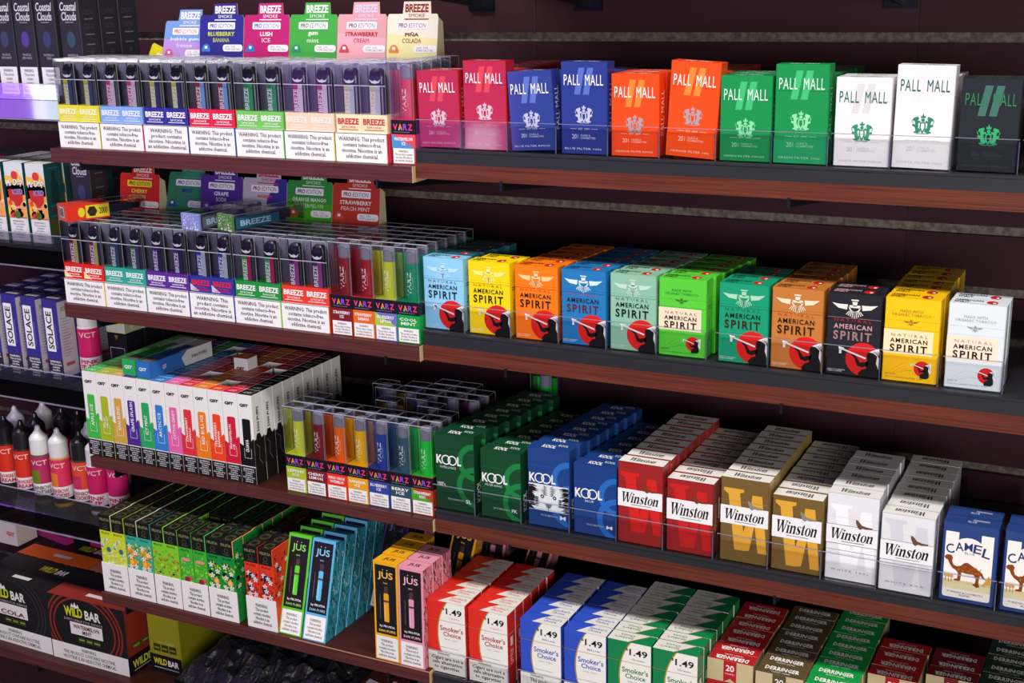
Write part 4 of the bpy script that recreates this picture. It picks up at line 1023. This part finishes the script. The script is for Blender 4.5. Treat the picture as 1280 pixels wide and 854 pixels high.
JC = {'g': jus('#5cc02c', '#5ad02c', '#2c8a3c'), 'b': jus('#5cabd8', '#5cb8e0', '#2f8a9c'), 'y': jus('#eba81c', '#eaa01c', '#d8901c'), 'p': jus('#e293a8', '#e293b0', '#dc8090'), 'v': jus('#4a3c8c', '#8a4ab0', '#33307c')}
for r in range(5):
    put('jg', JC['g'], -524+r*.5, -45+r*25, L4+.2+.0, 'green-framed tall vape box leaning back, %s in its row' % ORD[r].replace('front', 'first'), 'green-framed tall vape boxes', -17, 0, 0)
    put('jb', JC['b'], -484.5+r*.5, -46+r*25, L4+.2+.0, 'blue-framed tall vape box leaning back, %s in its row' % ORD[r].replace('front', 'first'), 'blue-framed tall vape boxes', -17, 0, 0)
for r in range(4): put('jy', JC['y'], -365.5-r*.6, -49+r*25, L4+.2, 'yellow-framed tall vape box, %s in its upright row' % ORD[r].replace('front', 'first'), 'yellow-framed tall vape boxes', -2, 0, 0)
for r in range(3): put('jp', JC['p'], -327.5, -50+r*25, L4+.2, 'pink-framed tall vape box, %s in its upright row' % ORD[r].replace('front', 'first'), 'pink-framed tall vape boxes', -2, 0, 0)
put('jv', JC['v'], -447, 62, L4+6.5, 'violet tall vape box slumped against the back of the shelf', 'slumped tall vape boxes', -14, 8, 0)
put('jp', JC['p'], -418, 98, L4+.2, 'pink-framed tall vape box leaning in the shadow behind the yellow row', 'slumped tall vape boxes', -10, 0, 0)
put('jy', JC['y'], -352, 86, L4+8, 'yellow-edged black tall vape box tilted behind the pink row', 'slumped tall vape boxes', -8, 11, 0)
put('jp', JC['p'], -262, 128, L4+5, 'dusky pink tall vape box propped behind the priced red packs', 'slumped tall vape boxes', -28, 6, -8)
put('jp', JC['p'], -312, 118, L4+.2, 'dusky pink tall vape box upright in deep shadow', 'slumped tall vape boxes', -22, 0, 4)

# ------------------------------------------------------------------ far-side unit: juice boxes, cartons, bottles, bulk cartons
def coastal(flav, dot):
    w, d, h = 37.5, 37, 138
    def b():
        t = thing('juice_box', '', 'juice box')
        part('carton', carton(w, d, 0, 0, h, h, 'ink:#2a2930', .5), t)
        p = P(w, h)
        p.text('Coastal', .1, .84, .8, .085, '#c9c6d0', 2, .015, .15); p.text('Clouds', .14, .745, .72, .085, '#c9c6d0', 2, .015, .15); p.rect(.3, .725, .4, .006, '#9a98a2', 2)
        p.ell(.5, .56, .2, dot, 1, ry=.08); p.text(flav, .25, .36, .5, .055, '#a8a6b0', 2, al='CENTER')
        p.rect(.06, .0, .9, .28, '#e3dee8', 1); p.text('WARNING:\nThis product\ncontains\nnicotine.\nNicotine is an\naddictive chemical.', .14, .02, .74, .24, '#33303a', 2, .01, al='CENTER')
        part('front_print', p.out(front()), t)
        p = P(d, h)
        for y in (.80, .66): p.text('COASTAL', .15, y, .6, .05, '#45434c', 1)
        for y in (.75, .6, .5): p.rect(.25, y, .45, .012, '#6a6872', 1)
        p.rect(.4, .4, .2, .05, '#3a3842', 1); p.rect(0, 0, 1, .25, '#2e2c34', 1)
        part('side_print', p.out(right(w)), t); return t
    return b
cx = [(-1036, 'TROPICAL\nLEMONADE', '#3a3e5c', 'pale grey dot'), (-995, 'TROPICAL\nLEMONADE', '#51388c', 'violet dot'), (-953.5, 'WATERMELON\nCREAM', '#363a66', 'indigo dot'), (-908, 'WATERMELON\nCREAM', '#34485c', 'teal dot')]
for i, (x, fl, dot, dn) in enumerate(cx):
    for r in range(3):
        put('co%d' % i, coastal(fl, dot), x, 62+r*39, 280.3, 'black cloud-lettered juice box with %s, %s in its row' % (dn, ORD[r].replace('front', 'first')), 'black cloud-lettered juice boxes', 0, 0, random.uniform(-1, 1))
def drip():
    w, d, h = 36.5, 37, 118
    t = thing('juice_box', '', 'juice box')
    part('carton', carton(w, d, 0, 0, h, h, {'*': 'ink:#d6d8dc', 'r': 'ink:#1c4a4c', 't': 'paper:#d2d2d0', 'l': 'ink:#2c6a6c'}, .5), t)
    p = P(w, h); p.rect(0, .30, 1, .42, '#e8a058', 1); p.poly([(0, .55), (1, .6), (1, .78), (.7, .9), (.4, .82), (0, .84)], '#e8b84a', 1)
    rr = random.Random(8)
    for k in range(22): p.ell(rr.random(), rr.uniform(.32, .6), rr.uniform(.06, .16), rr.choice(['#e8743a', '#f0c04a', '#e8502c', '#f2d8a0', '#d83a2c']), 2, n=8)
    p.poly([(.1, .66), (.9, .66), (.86, .52), (.66, .46), (.5, .40), (.36, .5), (.14, .54)], '#c42c24', 3); p.ell(.55, .84, .18, '#d43a34', 3)
    p.text('Mr Drip', .07, .68, .88, .10, '#2c2c44', 4, .02, .2, tilt=8); p.text('Mr Drip', .06, .69, .88, .10, '#eceaf2', 5, .025, .2, tilt=8)
    p.text('ICED', .34, .60, .56, .07, '#6a8ad0', 4, .03, tilt=4); p.text('MANGO', .25, .42, .5, .03, '#f2e2d0', 4, .01); p.ell(.5, .34, .16, '#4a6a1c', 4); p.rect(0, .30, 1, .01, '#b8542c', 3)
    p.rect(.08, .02, .84, .27, '#e2dfe6', 3); p.text('WARNING:\nThis product\ncontains\nnicotine.\nNicotine is an\naddictive\nchemical.', .16, .04, .68, .23, '#3c3a44', 4, .01, al='CENTER')
    part('front_print', p.out(front()), t)
    p = P(d, h); p.poly([(.3, .5), (.7, .5), (.7, .7), (.6, .8), (.6, .9), (.4, .9), (.4, .8), (.3, .7)], '#143638', 1); p.rect(.1, .1, .8, .2, '#4a4a1c', 1); p.rect(.25, .38, .5, .05, '#5c2a20', 2)
    for y in (.33, .46, .93): p.rect(.2, y, .6, .012, '#2f6a6c', 2)
    part('side_print', p.out(right(w)), t); return t
for i, (x, dn) in enumerate(((-1094, 'cut off at the frame edge'), (-1050, 'in the middle of three'), (-1007, 'next to the dark boxes'))):
    for r in range(3):
        put('drip', drip, x, 60+r*39, 62.3, 'fruity white and orange juice box %s, %s row' % (dn, ORD[r].replace('front', 'first')), 'fruity white and orange juice boxes', 0, 0, random.uniform(-1.5, 1.5))
put('co3', None, -962, 150, 62.3, 'black cloud-lettered juice box deep behind the fruity boxes', 'black cloud-lettered juice boxes') if 0 else None
put('co2', None, -934, 76, 62.3, 'black cloud-lettered juice box standing beside the red and yellow vape', 'black cloud-lettered juice boxes')
put('drip', None, -965, 118, 62.3, 'fruity white juice box half hidden behind the black box', 'fruity white and orange juice boxes')
def solace():
    w, d, h = 31, 34, 128
    t = thing('purple_carton', '', 'juice carton')
    part('carton', carton(w, d, 0, 0, h, h, {'*': 'ink:#3a2f86', 'r': 'paper:#b9afb8', 't': 'ink:#2a2748'}, .5), t)
    p = P(w, h); p.rect(.1, .36, .56, .53, '#eceaf0', 1); p.text('SOLACE', .2, .39, .36, .46, '#17151c', 2, .02, rot=90); p.rect(.74, .4, .05, .3, '#6a62a8', 1)
    p.rect(0, 0, 1, .26, '#2c2836', 1); p.text('WARNING:\nThis product\ncontains\nnicotine.\nNicotine is an\naddictive\nchemical.', .12, .02, .8, .23, '#e4e2ea', 2, .025, al='CENTER')
    part('front_print', p.out(front()), t)
    p = P(d, h); p.rect(0, .97, 1, .03, '#3a2f86', 1); p.rect(.92, 0, .08, 1, '#3a2f86', 1); p.rect(0, 0, 1, .05, '#3a2f86', 1)
    p.text('SOL', .2, .85, .4, .05, '#6a6470', 1, .02)
    for k in range(14): p.rect(.15, .3+.035*k, .3+.3*((k*7) % 5)/5, .008, '#7f7684', 1)
    p.rect(.2, .18, .5, .04, '#a04a50', 1); pr = p.out(right(w))
    p = P(w, d); p.rect(.1, .2, .8, .3, '#b9b5c4', 1); p.rect(.1, .6, .8, .15, '#8a8698', 1); pr += p.out(topf(0, 0, h))
    part('side_print', pr, t); return t
for i, (x, dn) in enumerate(((-1130, 'cut off at the frame edge'), (-1088, 'second of four'), (-1047, 'third of four'), (-1003.5, 'beside the pink bottle'))):
    for r in range(4 if i < 3 else 3):
        put('sol', solace, x+r*1.5, 57+r*36, -150.8, 'purple and white juice carton %s, %s row' % (dn, ORD[r].replace('front', 'first')), 'purple and white juice cartons', 0, 0, -1+random.uniform(-1, 1))
def bottle(cap, body, la, lb, words_, wc, liquid='#c8a060', r=16, h=130, split=.5):
    def b():
        t = thing('dropper_bottle', '', 'juice bottle'); hb = h*.66
        part('bottle_body', lathe([(0, 0), (r-1, 0), (r, 2), (r, hb-5), (r-2, hb-1), (r-5, hb)], 'plastic:'+body, 24), t, smooth=True)
        part('cap', lathe([(r-1.2, hb-3), (r-1, hb), (r-1.2, hb+22), (r-3.2, hb+26), (r*.5, hb+31), (r*.30, hb+36), (r*.22, h-2.5), (0, h)], 'plastic:'+cap, 24), t, 'pointed child-proof cap', smooth=True)
        C = 2*math.pi*r; p = P(C, hb-11)
        for k in range(24):
            x = k/24
            p.rect(x, .36, 1/24, .62, la, 1)
            if lb: p.rect(x, .36, 1/24, .32, lb, 2) if (k % 12) > 5 else None
            p.rect(x, .12, 1/24, .26, '#e6e0e2', 3); p.rect(x, 0, 1/24, .12, '#232026', 3)
        for m_ in (.5, .02):
            p.text('VCT', m_-.13, .80, .26, .11, '#e8b8b8', 5, .02)
            for j, wd in enumerate(words_): p.text(wd, m_-.15, .25-.10*j, .30, .085, wc, 5, .03)
            for j in range(3): p.rect(m_-.14, .025+.03*j, .28, .01, '#b8b4b8', 5)
        part('label', p.out(wrap(r, 0, 0, 7, C*.5)), t, 'wrapped printed label'); return t
    return b
BT = {'red': bottle('#1c1a20', '#3a1c1c', '#d2301e', None, ['STRAWBERRY', 'CREAM'], '#c8304a'), 'rb': bottle('#dcd8da', '#5c4a2c', '#b02c5c', '#6a7a1c', ['RAINBOW', 'CANDIES'], '#5a5458'),
      'rc': bottle('#dcd8da', '#b88a3a', '#d8345c', '#dc7a2c', ['RAINBOW', 'COOKIES'], '#b04a4a'), 'bc': bottle('#1a181e', '#3c2c1c', '#dc4a34', '#c82c5c', ['RAINBOW', 'COOKIES'], '#a83a3c'),
      'pk': bottle('#dcd8da', '#d8c8cc', '#cc1c64', None, ['PINK', 'INK'], '#cc1c54'), 'pkb': bottle('#1a181e', '#d8c8cc', '#d0206c', None, ['PINK', 'INK'], '#cc1c54')}
bl = [('red', -1158, 92, 'red-labelled bottle with black cap at the frame edge'), ('red', -1112, 84, 'red-labelled bottle with black cap beside the white-capped ones'), ('rb', -1066, 76, 'white-capped bottle with magenta and green label'),
      ('rc', -1027, 78, 'white-capped bottle with pink and orange label, amber base'), ('bc', -987, 84, 'black-capped bottle with orange and pink label'),
      ('rc', -1176, 132, 'white-capped bottle behind the frame-edge red one'), ('rb', -1152, 170, 'white-capped bottle deep behind the red-labelled ones'), ('red', -1120, 122, 'black-capped bottle directly behind the second red one'),
      ('red', -1098, 158, 'black-capped bottle third from the front near the wall'), ('bc', -1064, 160, 'black-capped bottle behind the magenta and green one'), ('rc', -1004, 120, 'white-capped bottle behind the black-capped orange one'),
      ('rb', -976, 152, 'white-capped bottle furthest back near the rainbow cartons'), ('pk', -950, 78, 'pink bottle hidden mostly under the wooden shelf end'), ('pkb', -915, 84, 'pink bottle with black cap behind the shelf end')]
for i, (k, x, y, lab) in enumerate(bl):
    put('bt'+k, BT[k], x, y, -368.7, lab.replace('furthest back', 'at the back'), 'dropper-tipped juice bottles', 0, 0, 32+random.uniform(-12, 12))
put('btpk', BT['pk'], -950, 92, -150.7, 'pink ink bottle with white cap beside the purple cartons', 'dropper-tipped juice bottles', 0, 0, 36)
def lemonbox():
    w, d, h = 37, 38, 126
    t = thing('juice_box', '', 'juice box'); part('carton', carton(w, d, 0, 0, h, h, 'ink:#1a1922', .5), t)
    p = P(w, h); p.rect(0, .55, 1, .24, '#d8dcb8', 1)
    for k in range(12): p.ell(.08*k+.03, .67+.06*math.sin(k*2.1), .1, ['#e2dc2c', '#f0f0e4', '#cfd8e4'][k % 3], 2, n=8)
    p.rect(.2, .84, .6, .1, '#3a3a1c', 2); p.rect(.25, .87, .5, .02, '#a8a02c', 3); p.poly([(.5, .46), (.6, .52), (.4, .52)], '#8a842c', 2)
    p.line([(.12, .12), (.88, .12), (.88, .36), (.12, .36), (.12, .12)], .03, '#b0aebc', 2); pr = p.out(front())
    p = P(d, h); p.rect(0, .55, 1, .24, '#b4b890', 1)
    for k in range(9): p.ell(.12*k+.03, .67+.06*math.sin(k*1.7), .1, ['#b8b42c', '#c9c9bc'][k % 2], 2, n=8)
    pr += p.out(right(w)); part('print', pr, t); return t
for r in range(4): put('lemon', lemonbox, -932+r*1.5, 112+r*40, -150.7, 'black juice box with lemon band, %s in its row' % ORD[r].replace('front', 'first'), 'black lemon-banded juice boxes')

# bulk cartons
def wild(front_c, ring_c, top_c, flav, w=164, d=88, h=116):
    def b():
        t = thing('bulk_carton', '', 'bulk carton')
        part('carton', carton(w, d, 0, 0, h, h, {'*': 'ink:'+front_c, 'r': 'ink:'+ring_c, 't': 'ink:'+top_c}, .8), t)
        p = P(w, h)
        for k, rx in enumerate((.50, .46, .41)): p.ring(.46, .56, rx, .02, ring_c, 1+k, ry=.62-.07*k, n=40)
        p.text('WILD', .22, .72, .24, .15, '#c8cf2a', 6, .04); p.text('BAR', .49, .72, .2, .14, '#e8e4de', 6, .03); p.poly([(.31, .86), (.33, .93), (.35, .89), (.37, .95), (.39, .89), (.41, .93), (.43, .86)], '#e8e4de', 6)
        p.text('DISPOSABLE POD DEVICE', .21, .655, .5, .035, '#a8a4a4', 6, .01)
        p.rect(.28, .45, .42, .19, '#e2dedc', 6); p.text(flav, .32, .47, .34, .14 if '\n' in flav else .07, '#6a2420', 7, .03, al='CENTER')
        for k in range(3): p.rect(.37+.10*k, .34, .09, .08, '#34401c', 6); p.rect(.38+.10*k, .37, .07, .02, '#90a03a', 7)
        p.rect(0, 0, 1, .27, '#e6e1df', 6); p.text('WARNING:\nTHIS PRODUCT CONTAINS NICOTINE.\nNICOTINE IS AN ADDICTIVE CHEMICAL.', .14, .04, .7, .2, '#1c1a1e', 7, .01, al='CENTER')
        part('front_print', p.out(front()), t)
        p = P(w, d); p.rect(0, .45, 1, .55, '#1a181b', 1); p.text('WILD', .55, .6, .2, .2, '#c8cf2a', 2, .04, .2); p.text('BAR', .77, .6, .14, .18, '#e8e4de', 2, .03, .2)
        p.rect(.42, .18, .24, .1, '#dad4d0', 2); part('top_print', p.out(topf(0, 0, h)), t)
        p = P(d, h); p.rect(0, 0, 1, .28, '#16141a', 1); p.text('WILDBAR', .1, .08, .7, .12, '#d4d43a', 2, .04); p.rect(.12, .04, .6, .015, '#a8a4a4', 2)
        for k in range(3): p.rect(.14+.24*k, .36, .2, .1, '#4a4a1c', 2); p.rect(.16+.24*k, .39, .16, .03, '#8a9a3a', 3)
        part('side_print', p.out(right(w)), t); return t
    return b
def putw(fn, x, y, z, rz, lab): o = fn(); o['label'] = lab; o['group'] = 'dark bulk vape cartons'; at(o, x, y, z, 0, 0, rz)
ZB = -640.8
putw(wild('#1a181b', '#2c2a2e', '#1b191c', 'COLA'), -1242, 64, ZB, -1, 'black bulk carton with white cola panel')
putw(wild('#1a181b', '#8c2a22', '#8f302a', 'WATERMELON\nMINT'), -1075, 60, ZB, 0, 'dark red bulk carton with watermelon mint panel')
putw(wild('#1a181b', '#d8541c', '#f0661c', 'ORANGE'), -1240, 154, ZB, -1, 'bulk carton with orange lid behind the cola carton')
putw(wild('#1a181b', '#c46a50', '#cf7a62', 'PEACH'), -1074, 152, ZB, 0, 'bulk carton with salmon lid behind the dark red carton')
def yellow_wild():
    t = thing('bulk_carton', '', 'bulk carton'); w, d, h = 64, 162, 160
    part('carton', carton(w, d, 0, 0, h, h, 'ink:#8f8a1c', .8), t)
    p = P(w, h); p.rect(0, 0, 1, .2, '#16141a', 1); p.text('WILD', .1, .09, .42, .07, '#d4d43a', 2, .03); p.text('BAR', .56, .09, .34, .065, '#e8e4de', 2, .03); p.rect(.1, .05, .8, .01, '#a8a4a4', 2)
    for k in range(3): p.rect(.14+.25*k, .24, .22, .08, '#34340f', 1); p.rect(.17+.25*k, .27, .15, .015, '#8a8a2c', 2)
    p.text('DISPOSABLE', .3, .335, .5, .02, '#c8c48a', 1); pr = p.out(front())
    p = P(d, h); p.text('CONTAINS NICOTINE', .3, .3, .5, .03, '#6a661c', 1, tilt=0); p.text('18+ ONLY', .35, .24, .3, .03, '#6a661c', 1); pr += p.out(right(w)); part('print', pr, t); return t
o = yellow_wild(); o['label'] = 'olive yellow bulk carton under the leafy vape boxes'; o['group'] = 'dark bulk vape cartons'; at(o, -894, 92, ZB, 0, 0, 0)
# odds and ends on and behind the bulk cartons
t = thing('open_carton', 'white open-flapped carton with red mark on the bulk cartons', 'carton')
part('carton', box(0, 0, 0, 50, 45, 46, 'paper:#dcd0cc', 't') + box(2, 2, 2, 48, 43, 38, 'ink:#d4402c'), t)
part('flap', [([(0, 45, 46), (50, 45, 46), (48, 54, 74), (6, 54, 74)], 'paper:#e0d8d6'), ([(0, 45.6, 46), (50, 45.6, 46), (48, 54.6, 74), (6, 54.6, 74)], 'paper:#d0c6c4')], t)
p = P(50, 46); p.text('vapor', .5, .3, .4, .25, '#c8302a', 1, .02, .2); part('print', p.out(front()), t)
at(t, -1306, 172, ZB+116.3, 0, 0, 0)
t = thing('teal_carton', 'translucent-looking teal carton leaning under the bottle shelf', 'carton')
part('carton', carton(52, 22, 0, 0, 104, 104, {'*': 'ink:#3f8f84', 'l': 'ink:#2c3a30'}, .5), t); p = P(52, 104); p.poly([(.2, 1), (.55, 1), (1, .25), (1, 0), (.0, .0)], '#2f7a74', 1); part('print', p.out(front()), t)
at(t, -1262, 248, ZB+116.3, 0, 0, 0)
t = thing('black_strip_carton', 'narrow black carton with yellow lettering beside the teal carton', 'carton')
part('carton', carton(20, 26, 0, 0, 112, 112, 'ink:#1c1b1c', .5), t); p = P(20, 112); p.text('WILDBAR', .2, .1, .5, .8, '#c8cf4a', 1, .03, rot=90); part('print', p.out(front()), t)
at(t, -1286, 262, ZB+116.3, 0, -9, 0)
t = thing('black_carton', 'black carton with grey lettering behind the salmon-lidded carton', 'carton')
part('carton', carton(120, 40, 0, 0, 88, 88, 'ink:#16151a', .6), t); p = P(120, 88); p.text('BAR', .55, .55, .35, .3, '#6c6a70', 1, .03, flip=True); part('print', p.out(front()), t)
at(t, -1195, 250, ZB+116.3, 0, 0, -2)
for k, (x, y, z, rz, ry, L, cc, lab) in enumerate(((-1262, 224, ZB+116.3, -10, 0, 84, '#a82c74', 'magenta card strip lying behind the orange-lidded carton'), (-1140, 228, ZB+116.3, -4, 0, 100, '#b02450', 'crimson card strip lying on the salmon-lidded carton'))):
    t = tag(part('card_strip', box(0, 0, 0, L, 16, 14, 'ink:'+cc)), lab, 'card strip', 'loose card strips'); at(t, x, y, z, 0, 0, rz)
# crumpled black bags on the lowest shelf
def bag(x0, x1, y0, y1, hgt, seed, lab):
    rr = random.Random(seed); nx, ny = 46, 16; pts = []
    ph = [(rr.uniform(.5, 4), rr.uniform(.5, 4), rr.uniform(0, 6), rr.uniform(.3, 1)) for _ in range(12)]
    H = {}
    for i in range(nx+1):
        for j in range(ny+1):
            u, v = i/nx, j/ny; e = min(1, 5*min(u, 1-u, v*.9+.02, 1-v)) ** .5
            n = sum(a*abs(math.sin(fx*u*9+fy*v*5+p_)) for fx, fy, p_, a in ph)/7+rr.uniform(-.05, .05)
            H[i, j] = (x0+(x1-x0)*u, y0+(y1-y0)*v, max(0, hgt*e*(.45+.55*n)) if e > .05 else 0)
    pl = [([H[i, j], H[i+1, j], H[i+1, j+1], H[i, j+1]], 'bag:#242328') for i in range(nx) for j in range(ny)]
    pl.append(([(x0, y0, 0), (x0, y1, 0), (x1, y1, 0), (x1, y0, 0)], 'bag:#242328'))
    o = tag(part('plastic_bag', pl), lab, 'plastic bag', 'crumpled black bags'); o.location = W(0, 0, ZB); return o
bag(-818, -500, 52, 285, 96, 1, 'crumpled black plastic bag beside the olive yellow carton')
bag(-497, -300, 60, 285, 84, 2, 'crumpled black plastic bag under the yellow-framed boxes')
for k, (x, c, lab) in enumerate(((-470, '#4a1c20', 'dark red flat packet lying on the black bags'), (-395, '#5c5c60', 'grey flat packet lying on the black bags'))):
    t = thing('flat_packet', lab, 'packet', 'flat packets'); part('packet', carton(60, 44, 0, 0, 12, 12, 'ink:'+c, .8), t); p = P(60, 44); p.rect(.1, .2, .5, .2, '#c8c0bc', 1); p.rect(.7, .2, .1, .5, '#c8c0bc', 1); part('print', p.out(topf(0, 0, 12)), t)
    at(t, x, 62, ZB+82, 14, 3, -10)

t = thing('dark_carton', 'dark carton with red rim behind the fruity juice boxes', 'carton')
part('carton', carton(150, 60, 0, 0, 112, 112, {'*': 'ink:#1c1a20', 't': 'ink:#2c2a30'}, .8), t); p = P(150, 112); p.rect(0, .9, 1, .05, '#b02a24', 1); part('print', p.out(front()), t)
at(t, -1230, 178, 62.3)
